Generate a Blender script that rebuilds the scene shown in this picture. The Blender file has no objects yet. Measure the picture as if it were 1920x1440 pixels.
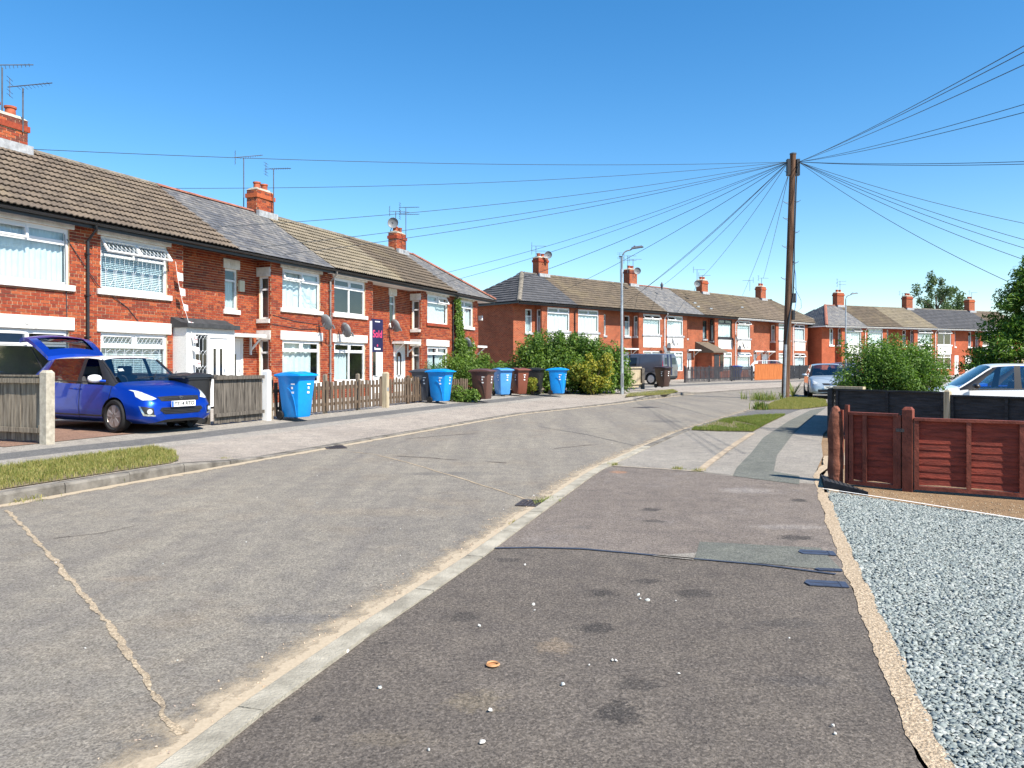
import bpy, bmesh, math, random
import numpy as np
from mathutils import Vector, Matrix
from mathutils.bvhtree import BVHTree
random.seed(7); RNG = np.random.default_rng(11)
SC = bpy.context.scene
COL = SC.collection
# ---------------------------------------------------------------- camera, sky, sun, exposure
EYE = 1.55; FPX = 1420.0; HOR = 680.0           # eye height (m), focal length and horizon row in a 1920 px wide picture
cam = bpy.data.cameras.new('camera'); camo = bpy.data.objects.new('camera', cam); COL.objects.link(camo)
camo.location = (0, 0, EYE); camo.rotation_euler = (math.pi/2, 0, 0)
cam.sensor_width = 36; cam.lens = 36*FPX/1920; cam.shift_y = (HOR-720)/1920
cam.clip_start = .05; cam.clip_end = 6000
SC.camera = camo
SUN_H = Vector((.73, -.685)).normalized(); SUN_E = math.radians(48)
w = bpy.data.worlds.new('World'); SC.world = w; w.use_nodes = True
wn, wl = w.node_tree.nodes, w.node_tree.links
sky = wn.new('ShaderNodeTexSky'); sky.sky_type = 'NISHITA'; sky.sun_disc = False
sky.sun_elevation = SUN_E; sky.sun_rotation = math.atan2(SUN_H.x, SUN_H.y)
sky.altitude = 0; sky.air_density = 1.0; sky.dust_density = .15; sky.ozone_density = 2.2
hs = wn.new('ShaderNodeHueSaturation'); hs.inputs['Saturation'].default_value = 1.36; hs.inputs['Hue'].default_value = .4985
wl.new(sky.outputs[0], hs.inputs['Color']); wl.new(hs.outputs[0], wn['Background'].inputs[0])
wn['Background'].inputs[1].default_value = .11
sun = bpy.data.lights.new('sun', 'SUN'); sun.energy = 5.0; sun.angle = math.radians(.53); sun.color = (1, .93, .82)
suno = bpy.data.objects.new('sun', sun); COL.objects.link(suno)
suno.rotation_euler = Vector((SUN_H.x*math.cos(SUN_E), SUN_H.y*math.cos(SUN_E), math.sin(SUN_E))).to_track_quat('Z', 'Y').to_euler()
suno.location = (30, -25, 40)
SC.view_settings.view_transform = 'Standard'; SC.view_settings.look = 'None'
SC.view_settings.exposure = .9; SC.view_settings.gamma = 1
SC.view_settings.use_curve_mapping = False
# ---------------------------------------------------------------- helpers
def G(px, py, z=0.0):
    """point at height z that the photograph shows at pixel px, py"""
    Y = (EYE-z)*FPX/(py-HOR)
    return Vector(((px-960)/FPX*Y, Y, z))
def AT(px, py, Y):
    return Vector(((px-960)/FPX*Y, Y, EYE+(HOR-py)/FPX*Y))
def proj(p):
    return 960+FPX*p.x/p.y, HOR-FPX*(p.z-EYE)/p.y
def tag(o, label=None, cat=None, group=None, kind=None):
    if label: o['label'] = label
    if cat: o['category'] = cat
    if group: o['group'] = group
    if kind: o['kind'] = kind
    return o
def link(name, data, parent=None, mat=None):
    o = bpy.data.objects.new(name, data); COL.objects.link(o)
    if parent is not None: o.parent = parent
    return o
def empty(name, loc=(0, 0, 0), rz=0, label=None, cat=None, group=None, kind=None):
    o = bpy.data.objects.new(name, None); COL.objects.link(o); o.location = loc; o.rotation_euler = (0, 0, rz)
    o.empty_display_size = .2
    return tag(o, label, cat, group, kind)
class MB:
    """collects shapes; build() links them as one mesh object"""
    def __init__(s, xf=None): s.v = []; s.f = []; s.xf = xf
    def add(s, vs, fs):
        n = len(s.v)
        s.v += [tuple(s.xf(Vector(p))) for p in vs] if s.xf else [tuple(p) for p in vs]
        s.f += [tuple(i+n for i in f) for f in fs]
        return s
    def box(s, x0, x1, y0, y1, z0, z1):
        return s.add([(x0,y0,z0),(x1,y0,z0),(x1,y1,z0),(x0,y1,z0),(x0,y0,z1),(x1,y0,z1),(x1,y1,z1),(x0,y1,z1)],
                     [(0,3,2,1),(4,5,6,7),(0,1,5,4),(1,2,6,5),(2,3,7,6),(3,0,4,7)])
    def taper(s, b, t, z0, z1):
        """frustum: b and t are (x0,x1,y0,y1)"""
        return s.add([(b[0],b[2],z0),(b[1],b[2],z0),(b[1],b[3],z0),(b[0],b[3],z0),(t[0],t[2],z1),(t[1],t[2],z1),(t[1],t[3],z1),(t[0],t[3],z1)],
                     [(0,3,2,1),(4,5,6,7),(0,1,5,4),(1,2,6,5),(2,3,7,6),(3,0,4,7)])
    def quad(s, a, b, c, d): return s.add([a, b, c, d], [(0, 1, 2, 3)])
    def prism(s, poly, z0, z1):
        n = len(poly)
        return s.add([(p[0], p[1], z0) for p in poly]+[(p[0], p[1], z1) for p in poly],
                     [tuple(range(n))[::-1], tuple(range(n, 2*n))]+[(i, (i+1) % n, n+(i+1) % n, n+i) for i in range(n)])
    def prismx(s, poly, x0, x1):
        n = len(poly)
        return s.add([(x0, p[0], p[1]) for p in poly]+[(x1, p[0], p[1]) for p in poly],
                     [tuple(range(n))[::-1], tuple(range(n, 2*n))]+[(i, (i+1) % n, n+(i+1) % n, n+i) for i in range(n)])
    def prismy(s, poly, y0, y1):
        n = len(poly)
        return s.add([(p[0], y0, p[1]) for p in poly]+[(p[0], y1, p[1]) for p in poly],
                     [tuple(range(n)), tuple(range(n, 2*n))[::-1]]+[((i+1) % n, i, n+i, n+(i+1) % n) for i in range(n)])
    def tube(s, pts, r, n=8, caps=True):
        pts = [Vector(p) for p in pts]; rs = r if isinstance(r, (list, tuple)) else [r]*len(pts)
        vs = []; fs = []
        for i, p in enumerate(pts):
            d = (pts[min(i+1, len(pts)-1)]-pts[max(i-1, 0)]).normalized()
            a = Vector((0, 0, 1)) if abs(d.z) < .9 else Vector((1, 0, 0))
            u = d.cross(a).normalized(); v = d.cross(u)
            for k in range(n):
                t = 2*math.pi*k/n; vs.append(p+(u*math.cos(t)+v*math.sin(t))*rs[i])
        for i in range(len(pts)-1):
            for k in range(n):
                fs.append((i*n+k, i*n+(k+1) % n, (i+1)*n+(k+1) % n, (i+1)*n+k))
        if caps: fs += [tuple(range(n))[::-1], tuple(range((len(pts)-1)*n, len(pts)*n))]
        return s.add(vs, fs)
    def lathe(s, prof, c=(0, 0, 0), axis='z', n=16):
        """prof: (radius, height) pairs turned about an axis through c"""
        vs = []; fs = []; c = Vector(c)
        for r, h in prof:
            for k in range(n):
                t = 2*math.pi*k/n; a, b = r*math.cos(t), r*math.sin(t)
                vs.append(c+Vector({'z': (a, b, h), 'y': (a, h, b), 'x': (h, a, b)}[axis]))
        m = len(prof)
        for i in range(m-1):
            for k in range(n): fs.append((i*n+k, i*n+(k+1) % n, (i+1)*n+(k+1) % n, (i+1)*n+k))
        if prof[0][0] > 1e-4: fs.append(tuple(range(n))[::-1])
        if prof[-1][0] > 1e-4: fs.append(tuple(range((m-1)*n, m*n)))
        return s.add(vs, fs)
    def mesh(s, name):
        me = bpy.data.meshes.new(name); me.from_pydata(s.v, [], s.f); return me
    def build(s, name, mat, parent=None, smooth=False, bevel=0, loc=None):
        me = s.mesh(name)
        if bevel or s.xf or smooth:
            bm = bmesh.new(); bm.from_mesh(me); bmesh.ops.remove_doubles(bm, verts=bm.verts, dist=1e-5)
            if not getattr(s, 'open', False): bmesh.ops.recalc_face_normals(bm, faces=bm.faces)
            if bevel: bmesh.ops.bevel(bm, geom=bm.edges[:], offset=bevel, segments=2 if bevel > .02 else 1, profile=.6, affect='EDGES', clamp_overlap=True)
            bm.to_mesh(me); bm.free()
        me.materials.append(mat)
        if smooth:
            me.polygons.foreach_set('use_smooth', [True]*len(me.polygons))
            if smooth != 2: me.set_sharp_from_angle(angle=math.radians(40))
        o = link(name, me, parent)
        if loc is not None: o.location = loc
        return o
def npmesh(name, V, F, mat, parent=None, smooth=False):
    """mesh from numpy arrays; F is (n, k) faces of equal size"""
    me = bpy.data.meshes.new(name); n, k = F.shape
    me.vertices.add(len(V)); me.vertices.foreach_set('co', np.asarray(V, np.float32).ravel())
    me.loops.add(n*k); me.loops.foreach_set('vertex_index', F.astype(np.int32).ravel())
    me.polygons.add(n); me.polygons.foreach_set('loop_start', np.arange(0, n*k, k, dtype=np.int32))
    if smooth: me.polygons.foreach_set('use_smooth', np.ones(n, bool))
    me.update(calc_edges=True); me.validate()
    me.materials.append(mat)
    return link(name, me, parent)
def copy_tree(o, parent=None):
    c = o.copy(); COL.objects.link(c)
    if parent is not None: c.parent = parent
    for ch in list(o.children): copy_tree(ch, c)
    return c
def text_mesh(name, s, size, mat, parent, M, depth=.002, bold=0.0, align='CENTER'):
    cu = bpy.data.curves.new(name, 'FONT'); cu.body = s; cu.size = size; cu.align_x = align; cu.align_y = 'CENTER'; cu.extrude = depth; cu.offset = bold
    t = bpy.data.objects.new(name+'_curve', cu); COL.objects.link(t)
    me = bpy.data.meshes.new_from_object(t.evaluated_get(bpy.context.evaluated_depsgraph_get()))
    bpy.data.objects.remove(t); bpy.data.curves.remove(cu)
    me.materials.clear(); me.materials.append(mat); me.transform(M)
    return link(name, me, parent)
# ---------------------------------------------------------------- materials
def new_mat(name):
    m = bpy.data.materials.new(name); m.use_nodes = True
    return m, m.node_tree.nodes, m.node_tree.links, m.node_tree.nodes['Principled BSDF']
def c4(c): return (c[0], c[1], c[2], 1)
def noise(N, L, pos, scale, detail=5, rough=.6):
    n = N.new('ShaderNodeTexNoise'); n.inputs['Scale'].default_value = scale; n.inputs['Detail'].default_value = detail
    n.inputs['Roughness'].default_value = rough; L.new(pos, n.inputs['Vector']); return n.outputs['Fac']
def ramp(N, L, src, a, b, c0=(0, 0, 0), c1=(1, 1, 1)):
    r = N.new('ShaderNodeValToRGB'); e = r.color_ramp.elements
    e[0].position = a; e[1].position = b; e[0].color = c4(c0); e[1].color = c4(c1); L.new(src, r.inputs[0]); return r.outputs[0]
def mix(N, L, fac, a, b, mode='MIX'):
    m = N.new('ShaderNodeMix'); m.data_type = 'RGBA'; m.blend_type = mode; m.clamp_result = False
    for s, v in ((m.inputs[0], fac), (m.inputs[6], a), (m.inputs[7], b)):
        if hasattr(v, 'links'): L.new(v, s)
        elif isinstance(v, (int, float)): s.default_value = v
        else: s.default_value = c4(v)
    return m.outputs[2]
def bump(N, L, src, strength, dist, bsdf, prev=None):
    b = N.new('ShaderNodeBump'); b.inputs['Strength'].default_value = strength; b.inputs['Distance'].default_value = dist
    L.new(src, b.inputs['Height'])
    if prev is not None: L.new(prev, b.inputs['Normal'])
    L.new(b.outputs[0], bsdf.inputs['Normal']); return b.outputs[0]
def wpos(N): return N.new('ShaderNodeNewGeometry').outputs['Position']
def mk(name, c, var=.12, scale=4, rough=.7, spec=.3, metal=0, bmp=0, bscale=50, c2=None, t=(.35, .65), coat=0, stretch=None):
    m, N, L, B = new_mat(name); pos = wpos(N)
    if stretch:
        mp = N.new('ShaderNodeMapping'); mp.inputs['Scale'].default_value = stretch
        tc = N.new('ShaderNodeTexCoord'); L.new(tc.outputs['Object'], mp.inputs[0]); pos = mp.outputs[0]
    f = ramp(N, L, noise(N, L, pos, scale), t[0], t[1])
    a = tuple(x*(1-var) for x in c); b = c2 or tuple(min(1, x*(1+var)) for x in c)
    L.new(mix(N, L, f, a, b), B.inputs['Base Color'])
    B.inputs['Roughness'].default_value = rough; B.inputs['Specular IOR Level'].default_value = spec; B.inputs['Metallic'].default_value = metal
    if coat: B.inputs['Coat Weight'].default_value = coat; B.inputs['Coat Roughness'].default_value = .04
    if bmp: bump(N, L, noise(N, L, pos, bscale, 4), bmp, .02, B)
    return m
def rnd_out(N, L):
    """a random number per brick, tile or leaf: object random plus mesh island random"""
    a = N.new('ShaderNodeObjectInfo').outputs['Random']; b = N.new('ShaderNodeNewGeometry').outputs['Random Per Island']
    s = N.new('ShaderNodeMath'); s.operation = 'ADD'; L.new(a, s.inputs[0]); L.new(b, s.inputs[1])
    f = N.new('ShaderNodeMath'); f.operation = 'FRACT'; L.new(s.outputs[0], f.inputs[0]); return f.outputs[0]
def pieces(name, cols, rough=.85, var=.2, scale=20, bmp=.3, bscale=80, patch=None, spec=.2, pscale=.7, pr=(.5, .7)):
    """each piece takes one of several colours, plus grain and (patch) large weathered areas"""
    m, N, L, B = new_mat(name); pos = wpos(N)
    r = N.new('ShaderNodeValToRGB'); r.color_ramp.interpolation = 'CONSTANT' if len(cols) > 3 else 'LINEAR'; e = r.color_ramp.elements
    while len(e) < len(cols): e.new(.5)
    for i, c in enumerate(cols): e[i].position = i/len(cols); e[i].color = c4(c)
    L.new(rnd_out(N, L), r.inputs[0])
    g = ramp(N, L, noise(N, L, pos, scale), .3, .7, (1-var,)*3, (1+var,)*3)
    col = mix(N, L, 1.0, r.outputs[0], g, 'MULTIPLY')
    if patch: col = mix(N, L, ramp(N, L, noise(N, L, pos, pscale, 8, .65), pr[0], pr[1]), col, patch)
    L.new(col, B.inputs['Base Color']); B.inputs['Roughness'].default_value = rough; B.inputs['Specular IOR Level'].default_value = spec
    if bmp: bump(N, L, noise(N, L, pos, bscale, 4), bmp, .01, B)
    return m
def asphalt(name, dark, light, speck, sp=.5, patch=None, pscale=.5, pr=(.55, .75), stain=None, streak=None, fine=75, marks=()):
    m, N, L, B = new_mat(name); pos = wpos(N)
    col = mix(N, L, ramp(N, L, noise(N, L, pos, .45, 6, .6), .35, .65), dark, light)
    if streak:      # wear along the lane
        mp = N.new('ShaderNodeMapping'); mp.inputs['Rotation'].default_value = (0, 0, math.radians(19)); mp.inputs['Scale'].default_value = (1.7, .14, 1)
        L.new(pos, mp.inputs[0]); col = mix(N, L, ramp(N, L, noise(N, L, mp.outputs[0], 1.0, 6, .65), .40, .66, (0, 0, 0), (.9, .9, .9)), col, streak)
    if patch: col = mix(N, L, ramp(N, L, noise(N, L, pos, pscale, 7, .7), pr[0], pr[1]), col, patch)
    if stain: col = mix(N, L, ramp(N, L, noise(N, L, pos, 1.9, 3, .55), .68, .80), col, stain)
    if marks:
        nd = N.new('ShaderNodeTexNoise'); nd.inputs['Scale'].default_value = 16; nd.inputs['Detail'].default_value = 9; nd.inputs['Roughness'].default_value = .78; L.new(pos, nd.inputs['Vector'])
        for (mx, my, rx, ry, cm, amt) in marks:
            mp = N.new('ShaderNodeMapping'); mp.inputs['Location'].default_value = (-mx/rx, -my/ry, 0); mp.inputs['Scale'].default_value = (1/rx, 1/ry, 0); L.new(pos, mp.inputs[0])
            ln = N.new('ShaderNodeVectorMath'); ln.operation = 'LENGTH'; L.new(mp.outputs[0], ln.inputs[0])
            ad = N.new('ShaderNodeMath'); ad.operation = 'MULTIPLY_ADD'; ad.inputs[1].default_value = 3.0; L.new(nd.outputs['Fac'], ad.inputs[0]); L.new(ln.outputs['Value'], ad.inputs[2])
            sc_ = N.new('ShaderNodeMath'); sc_.operation = 'MULTIPLY'; sc_.inputs[1].default_value = .4; L.new(ad.outputs[0], sc_.inputs[0])
            col = mix(N, L, ramp(N, L, sc_.outputs[0], .80, .97, (amt,)*3, (0, 0, 0)), col, cm)
    f = noise(N, L, pos, fine, 4, .8); f2 = noise(N, L, pos, 28, 5, .7)
    col = mix(N, L, 1.0, col, ramp(N, L, f2, .3, .7, (.76,)*3, (1.22,)*3), 'MULTIPLY')
    col = mix(N, L, ramp(N, L, f, .52, .66, (0, 0, 0), (sp,)*3), col, speck)
    col = mix(N, L, ramp(N, L, f, .36, .47, (min(1, sp*1.3),)*3, (0, 0, 0)), col, tuple(x*.4 for x in dark))
    vo = N.new('ShaderNodeTexVoronoi'); vo.inputs['Scale'].default_value = fine*1.9; L.new(pos, vo.inputs['Vector'])
    col = mix(N, L, 1.0, col, ramp(N, L, vo.outputs['Color'], .1, .9, (.62,)*3, (1.42,)*3), 'MULTIPLY')
    col = mix(N, L, 1.0, col, ramp(N, L, noise(N, L, pos, 4.5, 8, .72), .30, .70, (.78, .78, .80), (1.20, 1.19, 1.15)), 'MULTIPLY')
    L.new(col, B.inputs['Base Color']); B.inputs['Roughness'].default_value = .93; B.inputs['Specular IOR Level'].default_value = .25
    b = bump(N, L, f, .7, .014, B); bump(N, L, f2, .35, .02, B, b)
    return m
def leafmat(name, cols, trans=.35, rough=.55):
    m, N, L, B = new_mat(name)
    r = N.new('ShaderNodeValToRGB'); e = r.color_ramp.elements
    while len(e) < len(cols): e.new(.5)
    for i, c in enumerate(cols): e[i].position = i/max(1, len(cols)-1); e[i].color = c4(c)
    L.new(rnd_out(N, L), r.inputs[0]); L.new(r.outputs[0], B.inputs['Base Color'])
    B.inputs['Roughness'].default_value = rough; B.inputs['Specular IOR Level'].default_value = .35
    t = N.new('ShaderNodeBsdfTranslucent'); ms = N.new('ShaderNodeMixShader'); ms.inputs[0].default_value = trans
    br = mix(N, L, 1.0, r.outputs[0], (1.3, 1.5, .6), 'MULTIPLY'); L.new(br, t.inputs[0])
    L.new(B.outputs[0], ms.inputs[1]); L.new(t.outputs[0], ms.inputs[2]); L.new(ms.outputs[0], N['Material Output'].inputs[0])
    return m
def glassmat(name, tint=(1, 1, 1), refl=.12):
    m, N, L, B = new_mat(name); N.remove(B)
    tr = N.new('ShaderNodeBsdfTransparent'); tr.inputs[0].default_value = c4(tint)
    gl = N.new('ShaderNodeBsdfGlossy'); gl.inputs['Roughness'].default_value = .015; gl.inputs[0].default_value = (1, 1, 1, 1)
    lw = N.new('ShaderNodeFresnel'); bf = N.new('ShaderNodeMath'); bf.operation = 'MULTIPLY_ADD'; bf.inputs[1].default_value = 1/1.5-1.5; bf.inputs[2].default_value = 1.5
    L.new(N.new('ShaderNodeNewGeometry').outputs['Backfacing'], bf.inputs[0]); L.new(bf.outputs[0], lw.inputs[0])
    ad = N.new('ShaderNodeMath'); ad.operation = 'MULTIPLY_ADD'; ad.inputs[1].default_value = 1.0; ad.inputs[2].default_value = refl; ad.use_clamp = True
    L.new(lw.outputs[0], ad.inputs[0])
    ms = N.new('ShaderNodeMixShader'); L.new(ad.outputs[0], ms.inputs[0]); L.new(tr.outputs[0], ms.inputs[1]); L.new(gl.outputs[0], ms.inputs[2])
    L.new(ms.outputs[0], N['Material Output'].inputs[0]); return m
M = {}
M['brick'] = pieces('brick_red', [(.26,.050,.024),(.31,.062,.027),(.225,.043,.023),(.335,.075,.030),(.285,.056,.025),(.18,.040,.024),(.36,.092,.037)], var=.18, scale=30, patch=(.22,.05,.03), pr=(.62,.85))
M['mortar'] = mk('mortar_sand', (.52,.40,.265), .25, 6, .95, .1, bmp=.3)
M['chimbrick'] = pieces('brick_chimney', [(.34,.075,.03),(.28,.055,.028),(.40,.10,.04),(.16,.05,.035)], var=.25, scale=18, patch=(.10,.055,.04), pscale=2.2, pr=(.55,.75))
def wallbrick(name, ca, cb, mort):
    m, N, L, B = new_mat(name); tc = N.new('ShaderNodeTexCoord')
    sx = N.new('ShaderNodeSeparateXYZ'); L.new(tc.outputs['Object'], sx.inputs[0]); cx = N.new('ShaderNodeCombineXYZ')
    ad = N.new('ShaderNodeMath'); L.new(sx.outputs[0], ad.inputs[0]); L.new(sx.outputs[1], ad.inputs[1])
    L.new(ad.outputs[0], cx.inputs[0]); L.new(sx.outputs[2], cx.inputs[1])
    b = N.new('ShaderNodeTexBrick'); L.new(cx.outputs[0], b.inputs['Vector']); b.inputs['Color1'].default_value = c4(ca); b.inputs['Color2'].default_value = c4(cb)
    b.inputs['Mortar'].default_value = c4(mort); b.inputs['Scale'].default_value = 1; b.inputs['Mortar Size'].default_value = .009; b.inputs['Brick Width'].default_value = .225; b.inputs['Row Height'].default_value = .075
    b.inputs['Bias'].default_value = -.1
    pos = wpos(N)
    col = mix(N, L, 1, b.outputs[0], ramp(N, L, noise(N, L, pos, 1.1, 7, .7), .25, .75, (.68,)*3, (1.28,)*3), 'MULTIPLY')
    L.new(col, B.inputs['Base Color']); B.inputs['Roughness'].default_value = .9; B.inputs['Specular IOR Level'].default_value = .2
    bump(N, L, b.outputs['Fac'], -.5, .012, B); return m
M['wall2'] = wallbrick('brickwork_far', (.33,.066,.028), (.20,.038,.021), (.32,.19,.11))
M['wall3'] = wallbrick('brickwork_farther', (.37,.070,.028), (.30,.055,.024), (.34,.16,.09))
M['tile_brown'] = pieces('tile_brown', [(.150,.118,.090),(.175,.138,.104),(.128,.102,.080)], var=.22, scale=14, patch=(.22,.175,.115), pscale=.5, pr=(.55,.8), bmp=.4)
M['tile_tan'] = pieces('tile_tan', [(.205,.175,.130),(.23,.195,.145),(.18,.155,.115)], var=.2, scale=14, patch=(.25,.21,.14), pscale=.55, bmp=.4)
M['tile_dark'] = pieces('tile_dark_brown', [(.125,.100,.076),(.145,.115,.086),(.108,.088,.068)], var=.2, scale=14, patch=(.18,.145,.095), pscale=.5, bmp=.4)
M['tile_grey'] = pieces('tile_grey', [(.085,.087,.095),(.10,.10,.108),(.075,.077,.085)], var=.15, scale=14, bmp=.3)
M['slate'] = pieces('slate', [(.105,.105,.11),(.13,.128,.13),(.155,.15,.145),(.09,.092,.10),(.12,.118,.118),(.18,.17,.16)], var=.25, scale=9, patch=(.16,.15,.135), pscale=.9, bmp=.3, rough=.6, spec=.4)
M['roofbase'] = mk('roof_felt', (.03,.03,.03), .1, 3, .9)
M['terracotta'] = mk('terracotta', (.38,.10,.05), .2, 8, .8, bmp=.2)
M['ridge_red'] = mk('ridge_red', (.27,.11,.075), .25, 6, .85)
M['ridge_grey'] = mk('ridge_grey', (.17,.15,.12), .35, 3, .9, bmp=.3)
M['lead'] = mk('lead_flashing', (.34,.35,.36), .25, 6, .6, .4)
M['white'] = mk('white_paint', (.78,.78,.76), .05, 3, .55, .4)
M['stone'] = mk('painted_lintel', (.60,.58,.53), .14, 5, .8, .2, bmp=.25, c2=(.74,.73,.70), t=(.25,.6))
M['stone2'] = mk('weathered_lintel', (.50,.47,.38), .15, 3, .8, .2)
M['pebble'] = mk('pebbledash', (.66,.66,.64), .12, 40, .9, .2, bmp=.8, bscale=45)
M['render'] = mk('white_render', (.66,.65,.61), .1, 2.5, .8, .2, bmp=.1)
M['upvc'] = mk('white_upvc', (.74,.74,.74), .03, 2, .32, .5)
M['blackup'] = mk('black_frame', (.025,.025,.028), .1, 3, .4, .5)
M['gutter'] = mk('black_plastic', (.018,.018,.02), .1, 3, .4, .5)
M['greyplastic'] = mk('grey_pipe', (.20,.19,.18), .2, 3, .5, .4)
M['glass'] = glassmat('window_glass', (.88,.95,.96), .06)
M['glassd'] = glassmat('car_glass', (.80,.86,.86), .09)
M['glasstint'] = glassmat('tinted_glass', (.28,.32,.34), .08)
M['room'] = mk('room_wall', (.20,.17,.14), .1, 2, .9)
M['curtain'] = mk('curtain_white', (.56,.61,.62), .06, 4, .9, .1)
M['blind'] = mk('blind_white', (.56,.63,.66), .05, 4, .6, .3)
M['leading'] = mk('lead_strip', (.58,.62,.66), .1, 8, .5, .4)
M['glassdark'] = mk('dark_glass', (.015,.018,.02), .1, 3, .05, .6)
M['metal'] = mk('galvanised', (.42,.44,.46), .15, 6, .42, .5, .6)
M['dishgrey'] = mk('dish_grey', (.17,.18,.19), .08, 4, .5, .4)
M['aerial'] = mk('aerial_metal', (.09,.10,.12), .2, 6, .5, .4, .3)
M['cable'] = mk('cable_black', (.03,.04,.05), .1, 5, .5, .4)
M['woodgrey'] = mk('wood_grey', (.085,.074,.063), .35, 3, .9, .15, bmp=.4, bscale=20, c2=(.18,.158,.132), stretch=(9, 9, .7))
M['woodgrey2'] = mk('wood_pale', (.17,.14,.105), .3, 3, .9, .15, bmp=.4, bscale=20, c2=(.30,.255,.195), stretch=(9, 9, .7))
M['woodpicket'] = mk('wood_picket', (.085,.06,.042), .35, 3, .9, .15, bmp=.4, bscale=20, c2=(.19,.14,.10), stretch=(12, 12, .8))
M['woodcream'] = mk('wood_cream', (.42,.34,.22), .25, 3, .9, .15, bmp=.3, bscale=20, c2=(.52,.44,.31), stretch=(10, 10, .8))
M['fencered'] = mk('fence_stain', (.17,.032,.020), .3, 3, .7, .3, bmp=.5, bscale=14, c2=(.30,.052,.030), stretch=(1.2, 8, 9))
M['fencepost'] = mk('post_stain', (.15,.038,.024), .25, 5, .7, .3, bmp=.4, bscale=18, c2=(.21,.055,.034))
M['postbrown'] = mk('post_flaking', (.16,.055,.034), .3, 7, .8, .2, bmp=1.0, bscale=16, c2=(.26,.10,.062))
M['fenceblack'] = mk('fence_black', (.020,.021,.024), .3, 3, .7, .3, bmp=.5, bscale=12, c2=(.042,.043,.048), stretch=(1.2, 8, 8))
M['fencegrey'] = mk('fence_dark_grey', (.05,.05,.056), .2, 4, .8, .2)
M['fenceorange'] = mk('fence_orange', (.42,.12,.03), .3, 3, .7, .3, c2=(.52,.17,.05), stretch=(14, 14, .6))
M['concpost'] = mk('concrete_post', (.40,.36,.29), .2, 12, .9, .15, bmp=.4, bscale=70)
M['kerb'] = mk('kerb_concrete', (.30,.275,.22), .2, 5, .9, .15, bmp=.6, bscale=70, c2=(.42,.385,.31))
M['kerbold'] = mk('kerb_weathered', (.135,.122,.105), .25, 4, .92, .15, bmp=.5, bscale=80, c2=(.24,.22,.19))
def marks_px(*L):
    out = []
    for x, y, w_, h_, c_, amt in L:
        p = G(x, y); out.append((p.x, p.y, w_/2/FPX*p.y, h_/2*p.y/(y-HOR), c_, amt))
    return out
DK, TN, LT = (.040,.036,.034), (.20,.155,.11), (.26,.235,.215)
M['road'] = asphalt('road_asphalt', (.212,.192,.160), (.255,.230,.188), (.32,.285,.24), .40, patch=(.215,.180,.138), pscale=.8, pr=(.52,.78), streak=(.165,.150,.134), fine=62,
    marks=marks_px((310, 1395, 220, 60, (.10,.098,.098), .7), (205, 905, 60, 30, (.42,.37,.33), .7), (560, 1160, 260, 24, (.12,.115,.115), .5), (250, 1085, 160, 14, (.24,.20,.155), .6), (840, 888, 220, 10, (.11,.105,.10), .5), (720, 960, 420, 20, (.235,.20,.155), .55), (330, 1240, 26, 12, (.36,.31,.24), .8), (1240, 790, 90, 6, (.10,.095,.092), .6)))
M['foot_near'] = asphalt('footway_dark_asphalt', (.102,.087,.074), (.126,.108,.092), (.27,.235,.20), .50, patch=(.150,.128,.108), pscale=1.1, pr=(.55,.8), fine=58,
    marks=marks_px((872, 1166, 90, 26, DK, .8), (1118, 1190, 90, 26, DK, .85), (1130, 1122, 80, 18, DK, .8), (1212, 1099, 70, 12, DK, .8), (1160, 1352, 110, 62, DK, .9), (1300, 1122, 100, 20, DK, .7), (1190, 1296, 110, 30, DK, .7), (596, 1362, 26, 14, DK, .9), (722, 1217, 26, 10, DK, .9), (1042, 1224, 90, 36, TN, .7), (890, 1328, 150, 50, (.17,.14,.10), .7), (1475, 1180, 160, 24, (.07,.063,.058), .6), (955, 1058, 60, 10, DK, .7), (1500, 1290, 200, 30, (.08,.072,.067), .6), (1640, 1300, 60, 90, (.075,.067,.062), .5), (720, 1400, 200, 40, (.155,.128,.095), .5)))
M['foot_mid'] = asphalt('footway_worn_asphalt', (.148,.124,.106), (.182,.154,.132), (.30,.265,.24), .42, patch=(.215,.19,.172), pscale=1.2, fine=62,
    marks=marks_px((1221, 962, 44, 8, DK, .8), (1226, 984, 60, 8, DK, .7), (1497, 944, 40, 8, DK, .85), (1488, 1016, 90, 12, DK, .8), (1400, 925, 120, 14, LT, .7), (1480, 995, 160, 12, LT, .6), (1090, 995, 60, 8, (.11,.10,.092), .6), (1160, 890, 40, 6, (.34,.17,.09), .6)))
M['foot_green'] = asphalt('footway_green_patch', (.125,.130,.112), (.150,.153,.133), (.24,.235,.21), .35)
M['foot_grey'] = asphalt('footway_grey', (.25,.23,.20), (.305,.28,.245), (.40,.365,.32), .3, patch=(.21,.195,.17))
M['foot_dark'] = asphalt('footway_dark_strip', (.115,.113,.110), (.135,.132,.127), (.20,.19,.18), .3)
M['crossover'] = asphalt('crossover', (.275,.240,.205), (.335,.295,.252), (.42,.38,.335), .3, patch=(.22,.195,.17))
M['concrete'] = asphalt('concrete_drive', (.235,.215,.185), (.29,.265,.23), (.38,.35,.31), .28, patch=(.19,.172,.15), pscale=.9, pr=(.5,.8))
M['soil'] = asphalt('sandy_soil', (.21,.135,.075), (.27,.18,.105), (.42,.32,.21), .4, patch=(.165,.11,.065), fine=90)
M['verge_soil'] = asphalt('verge_soil', (.16,.125,.08), (.21,.165,.11), (.3,.24,.16), .4)
M['garden'] = asphalt('garden_ground', (.30,.27,.235), (.40,.37,.33), (.55,.52,.48), .5)
M['drive_red'] = asphalt('driveway_brick_dust', (.20,.12,.085), (.25,.155,.115), (.35,.26,.2), .4)
M['ground'] = mk('ground', (.12,.115,.09), .3, .2, .95, .1)
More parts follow.
